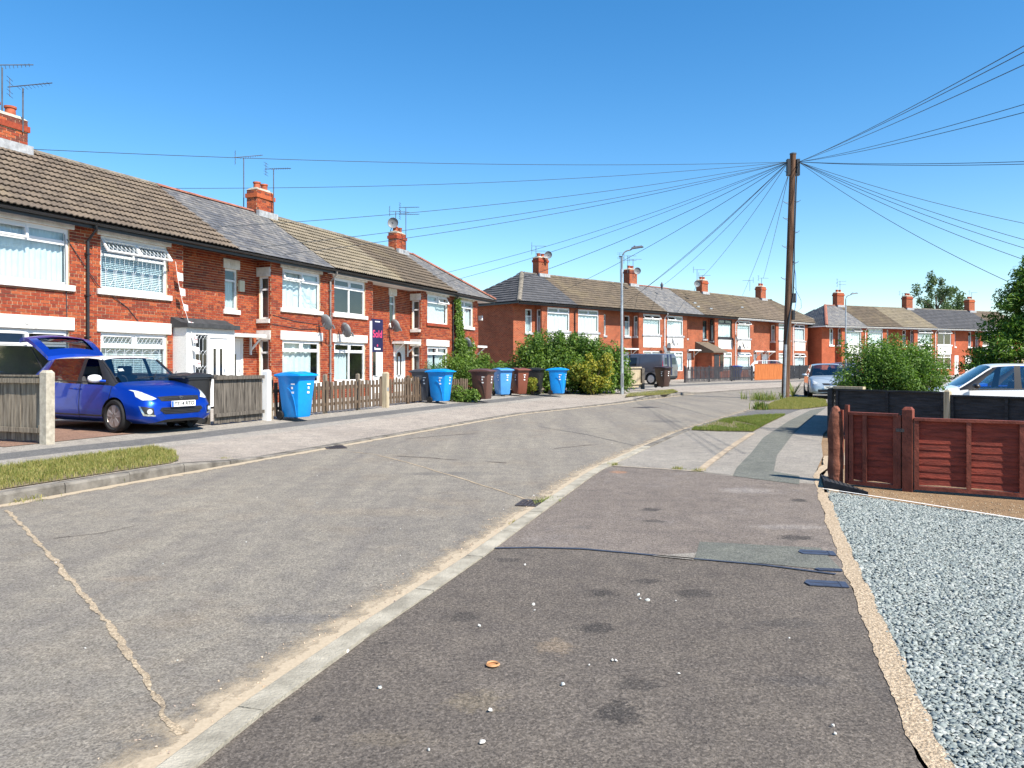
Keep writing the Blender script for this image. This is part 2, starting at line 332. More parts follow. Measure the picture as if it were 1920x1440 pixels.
M['edging'] = mk('edging_aggregate', (.40,.30,.20), .3, 60, .95, .1, bmp=1.0, bscale=70, c2=(.60,.48,.34))
M['edging2'] = mk('edging_block', (.36,.29,.21), .25, 9, .9, .1, bmp=.4)
M['chip'] = pieces('slate_chipping', [(.215,.245,.235),(.27,.30,.285),(.175,.205,.20),(.31,.335,.315),(.24,.27,.255),(.345,.365,.345),(.165,.195,.195)], var=.15, scale=40, bmp=.2, rough=.75)
M['pale_stone'] = pieces('pale_stone', [(.55,.54,.50),(.42,.44,.42),(.62,.60,.56)], bmp=.2)
M['bluecover'] = mk('cover_blue_black', (.045,.055,.085), .2, 20, .5, .4)
M['iron'] = mk('cast_iron', (.075,.062,.06), .3, 30, .6, .4, .4, bmp=.4)
M['seam'] = mk('bitumen_seam', (.05,.055,.075), .2, 8, .5, .4)
M['rubber'] = mk('rubber', (.016,.016,.017), .15, 10, .75, .25)
M['mat_rubber'] = mk('ramp_rubber', (.035,.036,.04), .2, 10, .7, .25)
M['grass'] = leafmat('grass_blade', [(.13,.17,.03),(.24,.235,.06),(.38,.32,.12),(.30,.27,.09),(.14,.19,.035)], .35)
M['grassgreen'] = leafmat('grass_green', [(.09,.15,.022),(.14,.20,.035),(.28,.26,.08),(.16,.21,.045)], .35)
M['leaf_bush'] = leafmat('leaf_small_green', [(.05,.11,.02),(.09,.17,.03),(.16,.26,.05),(.06,.13,.022)], .35)
M['leaf_dark'] = leafmat('leaf_dark', [(.06,.12,.02),(.11,.19,.03),(.19,.28,.05),(.045,.10,.02)], .35)
M['leaf_yellow'] = leafmat('leaf_yellow', [(.10,.17,.03),(.28,.29,.04),(.44,.36,.05),(.08,.15,.028)], .35)
M['leaf_conifer'] = leafmat('conifer_spray', [(.04,.10,.012),(.09,.18,.018),(.17,.27,.03),(.055,.13,.015)], .25)
M['leaf_juniper'] = leafmat('juniper_spray', [(.03,.09,.02),(.05,.14,.03),(.08,.19,.04)], .25)
M['leaf_tree'] = leafmat('leaf_tree', [(.06,.105,.045),(.09,.14,.06),(.12,.17,.08)], .3)
M['bark'] = mk('bark', (.09,.07,.05), .3, 12, .95, .1, bmp=.6, bscale=30)
M['poleM'] = mk('pole_wood', (.085,.048,.032), .35, 3, .9, .15, bmp=.5, bscale=20, c2=(.17,.10,.065), stretch=(6, 6, .35))
# ================================================================ the setting
class Row:
    """a terrace's own axes: u along the fronts, v out towards the street"""
    def __init__(s, ox, oy, dx, dy): n = math.hypot(dx, dy); s.o = Vector((ox, oy)); s.d = Vector((dx, dy))/n; s.n = Vector((s.d.y, -s.d.x)); s.rz = math.atan2(s.d.y, s.d.x)
    def __call__(s, u, v, z=0): p = s.o+s.d*u+s.n*v; return Vector((p.x, p.y, z))
R1 = Row(-10.28, 18.24, .368, .93); R2 = Row(.47, 47.5, .738, .674); R3 = Row(29.9, 72, .911, .406)
ZG = .25                                            # ground level at the houses
def sheet(name, pts, mat, z=None, kind='structure', parent=None):
    b = MB(); b.add([(p[0], p[1], p[2] if z is None else z) for p in pts], [tuple(range(len(pts)))])
    me = b.mesh(name); bm = bmesh.new(); bm.from_mesh(me)
    for f in bm.faces:
        if f.normal.z < 0: f.normal_flip()
    bmesh.ops.triangulate(bm, faces=bm.faces); bm.to_mesh(me); bm.free(); me.materials.append(mat)
    o = link(name, me, parent)
    if kind: o['kind'] = kind
    return o
def strip(name, A, Bp, mat, kind='structure', parent=None):
    """ruled sheet between two polylines of 3-D points"""
    b = MB(); n = len(A); b.add(list(A)+list(Bp), [(i, i+1, n+i+1, n+i) for i in range(n-1)])
    me = b.mesh(name); bm = bmesh.new(); bm.from_mesh(me)
    for f in bm.faces:
        if f.normal.z < 0: f.normal_flip()
    bm.to_mesh(me); bm.free(); me.materials.append(mat)
    o = link(name, me, parent); o['kind'] = kind; return o
def resample(pts, step):
    pts = [Vector(p) for p in pts]; out = [pts[0]]; acc = 0
    for a, b in zip(pts, pts[1:]):
        L = (b-a).length; s = step-acc
        while s <= L: out.append(a.lerp(b, s/L)); s += step
        acc = L-(s-step)
    return out
sheet('ground', [(-900, -300, 0), (900, -300, 0), (900, 2500, 0), (-900, 2500, 0)], M['ground'], -.06)
V3 = lambda x, y, z=0: Vector((x, y, z))
PAIR = [(R1(u, 8.05), R1(u, 4.75), 1 if u < -4.7 else 0) for u in (-26, -20, -14, -10, -8, -6, -4.9, -3.6, -2.4, 0, 2, 4, 6)]
PAIR += [(V3(.2, 22.75), R1(8, 4.75), 0), (V3(2.25, 25.9), R1(11.3, 4.75), 0), (V3(4.0, 28.7), R1(14.6, 4.75), 0), (V3(5.1, 30.9), R1(17, 4.75), 0),
         (V3(5.9, 32.2), R1(18.6, 4.75), 1), (V3(7.4, 34.8), V3(2.3, 37.0), 1), (V3(8.8, 37), V3(3.6, 39.4), 1), (V3(9.8, 38.5), V3(4.7, 41.2), 0), (V3(12, 41.2), V3(6.9, 44.2), 0),
         (V3(16.8, 46.7), V3(12.4, 50.3), 0), (V3(30, 58.5), R2(37.5, 6), 0), (V3(60, 76), V3(57, 80), 0), (V3(100, 92), V3(98, 97), 0), (V3(220, 130), V3(220, 136), 0)]
LK = [p[0] for p in PAIR]
ktop = lambda r: .125 if r else .03
def across(t0, t1, name, mat, dz=0, sel=None):
    A = []; Bp = []
    for i, (l, b, r) in enumerate(PAIR):
        if sel and not sel(i): continue
        for t, arr in ((t0, A), (t1, Bp)):
            p = b.lerp(l, t); z = ZG+(ktop(r)-ZG)*min(1, t/.955)
            arr.append(Vector((p.x, p.y, z+dz)))
    return strip(name, A, Bp, mat)
across(0, .17, 'footway_back', M['foot_grey']); across(.17, .34, 'footway_patch_strip', M['foot_dark'])
across(.34, .47, 'footway_front', M['foot_grey']); across(.47, .955, 'crossover', M['crossover'])
RKpx = [(250, 1500), (318, 1440), (440, 1345), (640, 1205), (850, 1068), (1000, 960), (1113, 882), (1138, 872), (1200, 843), (1272, 812)]
RK = [V3(-2.6, -2), V3(-2.1, .4)]+[G(*p) for p in RKpx]+[V3(5.6, 20.4), V3(8.3, 25.6), V3(10.6, 30.2), V3(13.5, 36), V3(17.5, 41.5), V3(23, 47), V3(34, 55.5), V3(64, 71), V3(102, 86), V3(222, 123)]
rs = lambda P, n: [P2 for P2 in _rs(P, n)]
def _rs(P, n):
    L = sum((b-a).length for a, b in zip(P, P[1:])); r = resample(P, L/n*.99999); return r[:n+1]
A_, B_ = _rs([Vector((p.x, p.y, 0)) for p in LK], 160), _rs(RK, 160)
strip('road', A_, B_, M['road'])
def kerb(name, P, tops, mats, step, side, w=.145, ymax=60):
    root = empty(name, P[0], 0, kind='structure'); root.location = (0, 0, 0)
    S = resample(P, step)
    for i, (a, b) in enumerate(zip(S, S[1:])):
        if min(a.y, b.y) > ymax: break
        d = (b-a).normalized(); nrm = Vector((-d.y, d.x, 0))*side
        ta, tb = tops(a), tops(b); g = d*.006; a2 = a+g; b2 = b-g; j = random.uniform(-.004, .004)
        pro = [(0, -.1), (0, .78), (.018, 1.0), (w, 1.0), (w, -.1)]
        vs = [p+nrm*(o+j)+Vector((0, 0, (t+j)*h if h > 0 else -.1)) for p, t in ((a2, ta), (b2, tb)) for o, h in pro]
        MB().add(vs, [(0, 1, 2, 3, 4), (9, 8, 7, 6, 5)]+[(k, k+5, k+6, k+1) for k in range(4)]).build('kerb_stone', mats(i), root)
    return root
def ltop(p):
    k = min(range(len(PAIR)-1), key=lambda i: ((PAIR[i][0]+PAIR[i+1][0])/2-p).length)
    a, b = PAIR[k][0], PAIR[k+1][0]; t = max(0, min(1, (p-a).dot(b-a)/(b-a).length_squared))
    return ktop(PAIR[k][2])*(1-t)+ktop(PAIR[k+1][2])*t
kerb('kerb', LK, ltop, lambda i: M['kerbold'], .915, 1)
kerb('kerb', RK, lambda p: .05 if p.y < 24 else .06, lambda i: M['kerb'] if i < 18 else M['kerbold'], .915, -1)
# land on the left, behind the footway
bl = [p[1] for p in PAIR]
sheet('front_garden', [Vector((p.x, p.y, ZG-.006)) for p in bl]+[(230, 400, ZG-.006), (-400, 400, ZG-.006), (-400, -40, ZG-.006), (bl[0].x, -40, ZG-.006)], M['garden'])
sheet('driveway', [R1(u, v, ZG+.004) for u, v in ((-5.2, 4.72), (-1.2, 4.72), (-1.2, .1), (-5.2, .1))], M['drive_red'])
sheet('driveway', [R2(u, v, ZG+.004) for u, v in ((5.2, 5.9), (14, 5.9), (14, .4), (5.2, .4))], M['concrete'])
# right-hand footway
ED = [V3(1.35, 1.6)]+[G(*p) for p in [(1720, 1440), (1680, 1330), (1640, 1230), (1600, 1120), (1575, 1050), (1550, 985), (1535, 930), (1527, 895)]]
PR = [V3(5.05, 12.3), V3(5.8, 14.2), V3(6.62, 16.1), V3(9.6, 22), V3(13, 27.6), V3(17, 33.5), V3(21, 38.5), V3(27, 44.5), V3(37, 52), V3(66, 67), V3(104, 82), V3(224, 119)]
zf = .035
def inset(P, w): return [p+Vector((w*.95, -w*.3, 0)) for p in P]
nearR = inset(RK[:9], .13); seamL = G(918, 1037)
P2 = lambda *px: [G(*p) for p in px]
sheet('footway_near', [V3(-2.45, -2), V3(-1.95, .4)]+[Vector(G(*p))+Vector((.12, -.04, 0)) for p in [(318, 1440), (440, 1345), (640, 1205), (850, 1068)]]+P2((925, 1037), (1090, 1038), (1250, 1053), (1430, 1068), (1588, 1088), (1600, 1120), (1640, 1230), (1680, 1330), (1720, 1440))+[V3(1.35, 1.6), V3(1.2, -2)], M['foot_near'], zf)
sheet('footway_middle', P2((925, 1037), (1090, 1038), (1250, 1053), (1430, 1068), (1588, 1088), (1575, 1050), (1550, 985), (1535, 930), (1531, 913), (1425, 904.5), (1374, 897.5), (1300, 889), (1150, 878), (1128, 884)), M['foot_mid'], zf)
allR = [Vector(p)+Vector((.12, -.04, 0)) for p in RK[9:]]
sheet('footway_far', P2((1150, 878), (1300, 889), (1374, 897.5), (1425, 904.5), (1531, 913), (1527, 895))+PR+allR[::-1], M['concrete'], zf)
sheet('footway_patch_strip', P2((1374, 897.5), (1382, 881), (1409, 852.5), (1431, 824), (1479, 792), (1520, 771), (1549, 766), (1510, 795), (1485, 820), (1457, 858), (1451, 889), (1499, 897.5), (1499, 914), (1425, 904.5)), M['foot_green'], zf+.004)
sheet('footway_patch', P2((1312, 1024), (1538, 1036), (1581, 1081), (1430, 1066), (1302, 1059)), M['foot_green'], zf+.004)
sheet('concrete_patch', P2((1222, 1052), (1306, 1046), (1300, 1060)), M['concrete'], zf+.008)
sheet('concrete_patch', P2((1326, 880), (1381, 880), (1373, 896.5), (1316, 890)), M['foot_grey'], zf+.004)
sheet('driveway', P2((1355, 787), (1432, 767), (1515, 765), (1470, 781)), M['foot_dark'], zf+.004)
def ribbon(name, px, w, mat, z, jit=0, kind='structure', step=.12):
    P = resample(px, step); A = []; B2 = []
    m_ = len(P)
    def wob():
        r = RNG.normal(0, 1, m_+24); k = np.hanning(9); k /= np.sqrt((k**2).sum()); k2 = np.hanning(19); k2 /= np.sqrt((k2**2).sum())
        return (np.convolve(r, k, 'same')*.5+np.convolve(RNG.normal(0, 1, m_+24), k2, 'same')*.6)[12:12+m_]+.25*RNG.normal(0, 1, m_)
    wa, wb, wc = wob()*jit*.6, wob()*jit*.6, wob()*jit*.8
    for i, p in enumerate(P):
        d = (P[min(i+1, len(P)-1)]-P[max(i-1, 0)]).normalized(); n = Vector((-d.y, d.x, 0))
        a, b = max(.15, 1+wa[i]), max(.15, 1+wb[i])
        c = n*float(wc[i])*w*.4
        A.append(Vector((p.x, p.y, z))+n*w*.5*a+c); B2.append(Vector((p.x, p.y, z))-n*w*.5*b+c)
    return strip(name, A, B2, mat, kind)
ribbon('asphalt_seam', P2((921, 1037), (1000, 1036), (1090, 1038), (1250, 1053), (1430, 1069), (1588, 1090)), .032, M['seam'], zf+.008, .25)
ribbon('concrete_edging', P2((1310, 889), (1345, 862), (1380, 836), (1412, 815)), .11, M['edging2'], zf+.012, .08)
ribbon('concrete_edging', P2((1150, 879), (1220, 883), (1305, 889)), .035, M['edging2'], zf+.010, .3)
ribbon('property_edging', inset(ED, .05)+[V3(4.75, 11.4), V3(5.12, 12.3)], .115, M['edging'], zf+.004, .2, step=.03)
ribbon('block_edging', [p+Vector((.16, 0, 0)) for p in ED[-2:]]+[V3(4.95, 11.4), V3(5.35, 12.4), V3(6.0, 13.9), V3(6.7, 15.6)], .16, M['edging2'], zf+.004, .05)
sand = asphalt('road_sand', (.34,.27,.185), (.42,.335,.235), (.56,.47,.35), .5)
ribbon('sand_joint', P2((12, 957), (60, 1005), (130, 1085), (200, 1168), (245, 1230), (292, 1305), (340, 1380)), .034, sand, .004, .7, step=.02)
ribbon('sand_joint', P2((640, 845), (700, 852), (760, 866), (870, 899), (985, 936)), .026, sand, .004, .7, step=.03)
ribbon('sand_joint', P2((1010, 800), (1100, 815), (1200, 838)), .022, M['foot_dark'], .004, .4, step=.1)
for px in (((745, 856), (800, 858), (862, 863)), ((915, 866), (935, 867), (950, 869)), ((760, 823), (820, 818), (900, 812)), ((1040, 842), (1070, 838), (1110, 834)), ((100, 1010), (190, 1000), (260, 985))):
    ribbon('tar_scuff', P2(*px), .05 if px[0][1] < 900 else .012, M['foot_near'], .0035, .9, step=.04)
def drift(name, P, w, z=.003, dens=.5):
    m, N, L, B = new_mat(name); uv = N.new('ShaderNodeUVMap'); sx = N.new('ShaderNodeSeparateXYZ'); L.new(uv.outputs[0], sx.inputs[0]); pos = wpos(N)
    f = noise(N, L, pos, 5, 8, .75); s = N.new('ShaderNodeMath'); s.operation = 'SUBTRACT'; L.new(f, s.inputs[0]); L.new(sx.outputs[0], s.inputs[1])
    a = ramp(N, L, s.outputs[0], -.12+(.5-dens), .16+(.5-dens))
    L.new(mix(N, L, noise(N, L, pos, 60), (.25,.20,.135), (.52,.43,.31)), B.inputs['Base Color']); B.inputs['Roughness'].default_value = .95
    tr = N.new('ShaderNodeBsdfTransparent'); ms = N.new('ShaderNodeMixShader'); L.new(a, ms.inputs[0]); L.new(tr.outputs[0], ms.inputs[1]); L.new(B.outputs[0], ms.inputs[2])
    L.new(ms.outputs[0], N['Material Output'].inputs[0])
    S = resample(P, .3); A = []; C = []
    for i, p in enumerate(S):
        d = (S[min(i+1, len(S)-1)]-S[max(i-1, 0)]).normalized(); n = Vector((-d.y, d.x, 0))
        A.append(Vector((p.x, p.y, z))); C.append(Vector((p.x, p.y, z))+n*w)
    o = strip(name, A, C, m); uvl = o.data.uv_layers.new(name='UVMap'); n = len(A)
    for lp in o.data.loops: uvl.data[lp.index].uv = (0 if lp.vertex_index < n else 1, 0)
    return o
drift('kerb_sand', RK[:15], .28, dens=.56)
drift('kerb_sand', [p for p in LK[2:20]], -.4, dens=.50)
drift('kerb_sand', RK[:15], .7, .002, dens=.30)
# gravel bed, soil by the fence
GB = inset(ED, .10)
sheet('garden_soil', [G(1527, 895)+Vector((.1, 0, 0)), V3(4.6, 11.4), V3(4.95, 12.3), V3(5.7, 14.2), V3(6.5, 16.1), V3(9.5, 22), V3(12.9, 27.6), V3(16.9, 33.5), V3(40, 30), V3(40, -5), V3(1.5, -5)]+GB[:-1], M['soil'], .012)
gtop = [G(1545, 925), G(1700, 949), G(1920, 985), V3(7.2, 3.6)]
bed = GB[:-1]+gtop+[V3(7.2, -1), V3(1.4, -1)]
sheet('gravel_bed', bed, mk('gravel_bed', (.15,.17,.165), .3, 60, .9), .022)
ribbon('gravel_edging', [p+Vector((0, .02, 0)) for p in gtop], .03, M['white'], .055, .1)
def inside(P, poly):
    x, y = P[:, 0], P[:, 1]; r = np.zeros(len(P), bool); n = len(poly)
    for i in range(n):
        a, b = poly[i], poly[(i+1) % n]
        if a[1] == b[1]: continue
        c = ((a[1] > y) != (b[1] > y)) & (x < (b[0]-a[0])*(y-a[1])/(b[1]-a[1])+a[0]); r ^= c
    return r
def scatter(poly, n):
    P = np.array([(p[0], p[1]) for p in poly]); lo, hi = P.min(0), P.max(0); out = np.zeros((0, 2))
    while len(out) < n:
        q = lo+RNG.random((n*2, 2))*(hi-lo); out = np.vstack([out, q[inside(q, P)]])
    return out[:n]
def rot3(n, tilt):
    """random rotation matrices: free spin, limited tilt"""
    a = RNG.random(n)*2*np.pi; t = RNG.random(n)*tilt; b = RNG.random(n)*2*np.pi
    ca, sa, ct, st, cb, sb = np.cos(a), np.sin(a), np.cos(t), np.sin(t), np.cos(b), np.sin(b)
    Z1 = np.zeros((n, 3, 3)); Z1[:, 0, 0] = ca; Z1[:, 0, 1] = -sa; Z1[:, 1, 0] = sa; Z1[:, 1, 1] = ca; Z1[:, 2, 2] = 1
    Xr = np.zeros((n, 3, 3)); Xr[:, 0, 0] = 1; Xr[:, 1, 1] = ct; Xr[:, 1, 2] = -st; Xr[:, 2, 1] = st; Xr[:, 2, 2] = ct
    Z2 = np.zeros((n, 3, 3)); Z2[:, 0, 0] = cb; Z2[:, 0, 1] = -sb; Z2[:, 1, 0] = sb; Z2[:, 1, 1] = cb; Z2[:, 2, 2] = 1
    return Z2 @ Xr @ Z1
def chips(name, P, z, size, mat, flat=.35, tilt=1.0, label=None, cat=None):
    n = len(P)
    base = np.array([(-1,-.5,-.5),(.1,-.75,-.5),(1,-.2,-.5),(.6,.65,-.5),(-.5,.7,-.5),(-.8,-.4,.5),(.2,-.55,.5),(.85,.0,.5),(.4,.5,.5),(-.5,.5,.5)])
    v = base[None]+RNG.normal(0, .16, (n, 10, 3)); s = (size*(.55+RNG.random(n)**1.5*.9))[:, None, None]
    v = v*s*np.array([1, .8, flat])[None, None]*.5
    v = np.einsum('nij,nkj->nki', rot3(n, tilt), v)
    v[:, :, 0] += P[:, 0, None]; v[:, :, 1] += P[:, 1, None]; v[:, :, 2] += (z+RNG.random(n)*size*.35)[:, None]
    f3 = [(5,6,7),(5,7,8),(5,8,9)]+[t for i in range(5) for t in ((i, (i+1) % 5, 5+(i+1) % 5), (i, 5+(i+1) % 5, 5+i))]
    F = (np.array(f3)[None]+(np.arange(n)*10)[:, None, None]).reshape(-1, 3)
    o = npmesh(name, v.reshape(-1, 3), F, mat); return tag(o, label, cat, None, 'stuff')
vis = GB[:-1]+gtop[:2]+[G(1920, 985)+Vector((.35, -.25, 0)), V3(3.6, 4.6), V3(2.5, 2.6), V3(1.5, 1.9)]
chips('slate_gravel', scatter(vis, 56000), .026, .029, M['chip'], .34, .75, 'blue grey slate chippings filling the bed at lower right', 'gravel')
chips('soil_stone', scatter([G(1600, 935), G(1900, 990), G(1960, 955), G(1600, 915)], 500), .014, .014, pieces('soil_grit', [(.34,.26,.17),(.45,.37,.27),(.24,.17,.1)], bmp=0), .6, .6, 'small pale stones strewn on sandy soil below the brown fence', 'stones')
fp = np.array([(p.x, p.y) for p in P2((905, 1412), (1562, 1380), (1566, 1394), (804, 1425), (899, 1187), (1148, 1253), (1105, 1262), (1273, 1278), (652, 1236), (1055, 1300), (1000, 1145), (1002, 1158), (1197, 1126), (1200, 1134), (1215, 1137), (1267, 1139), (984, 1070), (1480, 1212), (712, 1305), (1155, 1253), (920, 1350))])
chips('loose_chip', fp[::1], zf+.005, .021, M['pale_stone'], .7, .5, 'loose white stone chips lying about on the dark footway', 'stones')
rp = np.array([(p.x, p.y) for p in P2((100, 1100), (333, 1240), (160, 1217), (850, 990), (600, 1000), (940, 995), (700, 1080), (500, 980), (300, 940))])
chips('road_grit', np.vstack([scatter([(-4, 5), (0, 6), (4, 16), (-2, 15)], 50), rp]), .004, .014, M['pale_stone'], .6, .5, 'fine pale grit scattered over the road surface', 'grit')
bp = []
for i, p in enumerate(resample(RK[1:11], .02)): bp.append((p.x-RNG.random()**2*.35, p.y+RNG.normal(0, .03)))
chips('kerb_grit', np.array(bp), .004, .011, pieces('grit_tan', [(.45,.34,.24),(.55,.43,.32),(.30,.24,.2)], bmp=0), .7, .5, 'tan grit gathered in the gutter along the near kerb', 'grit')
def grass(name, P, z, hmin, hmax, mat, label=None, cat='grass', wd=.0035, lean=.6, kind='stuff', parent=None, zf=None):
    n = len(P); h = hmin+(hmax-hmin)*RNG.random(n)**1.6; a = RNG.random(n)*2*np.pi; l = RNG.random(n)*lean; f = RNG.random(n)*2*np.pi
    dx, dy = np.cos(a), np.sin(a); wx, wy = np.cos(f)*wd*(.6+h*4), np.sin(f)*wd*(.6+h*4)
    x, y = P[:, 0], P[:, 1]; zz = z if zf is None else zf(P)
    V = np.zeros((n, 5, 3))
    V[:, 0] = np.stack([x-wx, y-wy, zz+0*x], 1); V[:, 1] = np.stack([x+wx, y+wy, zz+0*x], 1)
    mx, my = x+dx*h*l*.35, y+dy*h*l*.35
    V[:, 2] = np.stack([mx+wx*.8, my+wy*.8, zz+h*.6], 1); V[:, 3] = np.stack([mx-wx*.8, my-wy*.8, zz+h*.6], 1)
    V[:, 4] = np.stack([x+dx*h*l, y+dy*h*l, zz+h*(1-.3*l)], 1)
    F = (np.array([(0,1,2),(0,2,3),(3,2,4)])[None]+(np.arange(n)*5)[:, None, None]).reshape(-1, 3)
    o = npmesh(name, V.reshape(-1, 3), F, mat, parent)
    return tag(o, label, cat if label else None, None, kind)
# left verge by the kerb
def vz(t, r=1): return ZG+(ktop(r)-ZG)*min(1, t/.955)
VG = [R1(u, 6.45) for u in (-14, -10, -6, -4.6, -4.0)]+[R1(-4.2, 7.1), R1(-4.7, 7.7)]+[R1(u, 7.86) for u in (-5.0, -5.4, -6, -10, -14)]
def vergez(P): v = (P[:, 0]-R1.o.x)*R1.n.x+(P[:, 1]-R1.o.y)*R1.n.y; return ZG+(.125-ZG)*np.minimum(1, (8.05-v)*0+((v-4.75)/3.3)/.955)
sheet('verge', [Vector((p.x, p.y, float(vergez(np.array([[p.x, p.y]]))[0])+.012)) for p in VG], M['verge_soil'])
pts = scatter(VG, 140000); keep = RNG.random(len(pts)) < np.clip(1.25-.9*np.clip((((pts[:, 0]-R1.o.x)*R1.n.x+(pts[:, 1]-R1.o.y)*R1.n.y)-7.2)/.7, 0, 1)**.7, 0, 1)
nz = np.sin(pts[:, 0]*7.1+pts[:, 1]*3.3)*np.cos(pts[:, 1]*5.7-pts[:, 0]*2.9); keep &= RNG.random(len(pts)) < .75+.3*nz
grass('verge_grass', pts[keep], .16, .025, .10, M['grass'], 'sunburnt green grass verge beside the left kerb', zf=vergez, lean=1.0)
for px, r, n in (((128, 914), .2, 500), ((205, 905), .16, 260), ((246, 894), .12, 300), ((30, 938), .28, 300), ((418, 866), .12, 260), ((175, 909), .08, 90)):
    c = G(*px); q = RNG.normal(0, 1, (n, 2))*np.array([r*.45, r*.4])+np.array([c.x, c.y])
    grass('grass_tuft', q, .0, .03, .2 if n > 400 else .1, M['grass'], 'tuft of grass growing in the left gutter against the kerb', lean=1.2)
# right verges
g1 = P2((1296, 810), (1330, 797), (1365, 789), (1420, 783), (1473, 781), (1440, 797), (1412, 813), (1350, 812))
g2 = P2((1425, 771), (1450, 757), (1480, 748), (1520, 748), (1548, 753), (1552, 764), (1500, 770), (1450, 770))
sheet('verge', g1, M['verge_soil'], zf+.014); sheet('verge', g2, M['verge_soil'], zf+.014)
q = scatter(g1, 40000); bare = np.hypot((q[:, 0]-4.9)/1.0, (q[:, 1]-18.6)/1.5) < .8+.25*np.sin(q[:, 0]*9)
grass('verge_grass', q[~bare | (RNG.random(len(q)) < .08)], zf+.012, .025, .09, M['grassgreen'], 'small green grass patch beyond the concrete crossover', lean=1.0)
q = scatter(g2, 40000)
grass('verge_grass', q, zf+.012, .03, .10, M['grass'], 'rough grass round the foot of the telegraph pole', lean=1.0)
c = G(1425, 770); grass('grass_tuft', RNG.normal(0, .12, (200, 2))+np.array([c.x, c.y]), zf, .1, .35, M['grassgreen'], 'green weed tuft at the kerb before the pole verge', wd=.01)
c = G(1440, 752); grass('tall_weeds', np.repeat(RNG.normal(0, 1, (14, 2))*np.array([.42, .3]), 45, 0)+RNG.normal(0, .07, (630, 2))+np.array([c.x, c.y]), zf, .06, .5, M['grassgreen'], 'tall green weeds left of the telegraph pole foot', 'weeds', wd=.004, lean=1.3)
c = G(1030, 943); grass('grass_tuft', RNG.normal(0, 1, (420, 2))*np.array([.07, .09])+np.array([c.x, c.y]), .0, .03, .08, M['grassgreen'], 'bright green tuft beside the near road drain', lean=1.2)
c = G(970, 982); grass('grass_tuft', RNG.normal(0, .035, (90, 2))+np.array([c.x, c.y]), .0, .02, .05, M['grass'], 'tiny dry tuft against the near kerb', lean=1.2)
for px in ((1308, 888), (1150, 876), (1270, 884)):
    c = G(*px); grass('grass_tuft', RNG.normal(0, .05, (110, 2))+np.array([c.x, c.y]), zf, .02, .06, M['grass'], 'dry grass in the joint of the concrete edging', lean=1.2)
g3 = [Vector((p.x, p.y, .135)) for p in (G(1172, 744, .13), G(1250, 740, .13), G(1272, 735, .13), G(1262, 730, .15), G(1180, 737, .16))]
sheet('verge', g3, M['verge_soil']); grass('verge_grass', scatter(g3, 9000), .135, .03, .09, M['grass'], 'dry grass patch at the foot of the left lamp post', lean=1)
# drains and covers
def grate(c, rz, label, lx=.42, ly=.42, mat='iron'):
    r = empty('drain_grate', c, rz, label, 'drain')
    b = MB(); fr = .035
    for a in ((-lx/2, lx/2, -ly/2, -ly/2+fr), (-lx/2, lx/2, ly/2-fr, ly/2), (-lx/2, -lx/2+fr, -ly/2+fr, ly/2-fr), (lx/2-fr, lx/2, -ly/2+fr, ly/2-fr)): b.box(a[0], a[1], a[2], a[3], 0, .012)
    b.build('frame', M[mat], r)
    MB().box(-lx/2+fr, lx/2-fr, -ly/2+fr, ly/2-fr, 0, .003).build('pit', M['rubber'], r)
    k = 7; w_ = (lx-2*fr)/k
    for i in range(k):
        MB().box(-lx/2+fr+i*w_+w_*.2, -lx/2+fr+i*w_+w_*.8, -ly/2+fr, ly/2-fr, .003, .011).build('bar', M[mat], r)
    return r
grate(G(1003, 945)+Vector((0, 0, .002)), math.radians(-15), 'cast iron drain grate in the near gutter', .36, .36)
grate(G(628, 839)+Vector((.0, .0, .002)), math.radians(22), 'cast iron drain grate by the far left kerb', .36, .5)
mh = empty('manhole_cover', G(1212, 764)+Vector((0, 0, .002)), .5, 'rusty manhole cover in the road near the far lamp post', 'manhole')
MB().box(-.4, .4, -.3, .3, 0, .004).build('frame', M['kerbold'], mh); MB().box(-.34, .34, -.24, .24, .004, .008).build('lid', M['iron'], mh)
for px, lab in (((1534, 1046), 'upper one of three blue black water covers by the gravel'), ((1556, 1079), 'half buried middle water cover beside the gravel edging'), ((1552, 1106), 'lower and longest water cover beside the gravel edging')):
    small = px[1] == 1079; L_ = .16 if small else .25; o = empty('water_cover', G(*px)+Vector((0, 0, zf+.005)), math.radians(-12), lab, 'cover')
    hw = .028 if small else .065; MB().prism([(-L_/2, -hw), (L_/2, -hw), (L_/2, hw), (-L_/2, hw), (-L_/2-.025, 0)], 0, .006).build('lid', M['bluecover'], o)
    MB().box(L_/2-.05, L_/2-.045, -hw+.004, hw-.004, .006, .009).build('hinge_bar', M['seam'], o)
    MB().box(-L_/2+.01, L_/2-.06, -.004, .004, .006, .009).build('rib', M['seam'], o)
o = MB().lathe([(.030, 0), (.036, .006), (.030, .012), (.024, .006), (.030, 0)], n=24).build('rubber_ring', mk('ring_tan', (.42,.22,.10), .2, 20), None, smooth=True)
o.location = G(924, 1262)+Vector((0, 0, zf+.004)); tag(o, 'tan ring lying on the dark footway', 'ring')
mt = empty('ramp_mat', G(1552, 905)+Vector((0, 0, .03)), 0, 'black ribbed rubber kerb ramp at the brown gate post', 'ramp')
a, b_, c_ = G(1539, 896), G(1546, 921), G(1628, 932); o0 = mt.location
tri = [Vector((p.x-o0.x, p.y-o0.y)) for p in (a, b_, c_)]
MB().add([(tri[0].x, tri[0].y, .02), (tri[1].x, tri[1].y, .10), (tri[2].x, tri[2].y, .03), (tri[0].x, tri[0].y, -.02), (tri[1].x, tri[1].y, -.02), (tri[2].x, tri[2].y, -.02)], [(0, 1, 2), (3, 5, 4), (0, 3, 4, 1), (1, 4, 5, 2), (2, 5, 3, 0)]).build('wedge', M['mat_rubber'], mt)
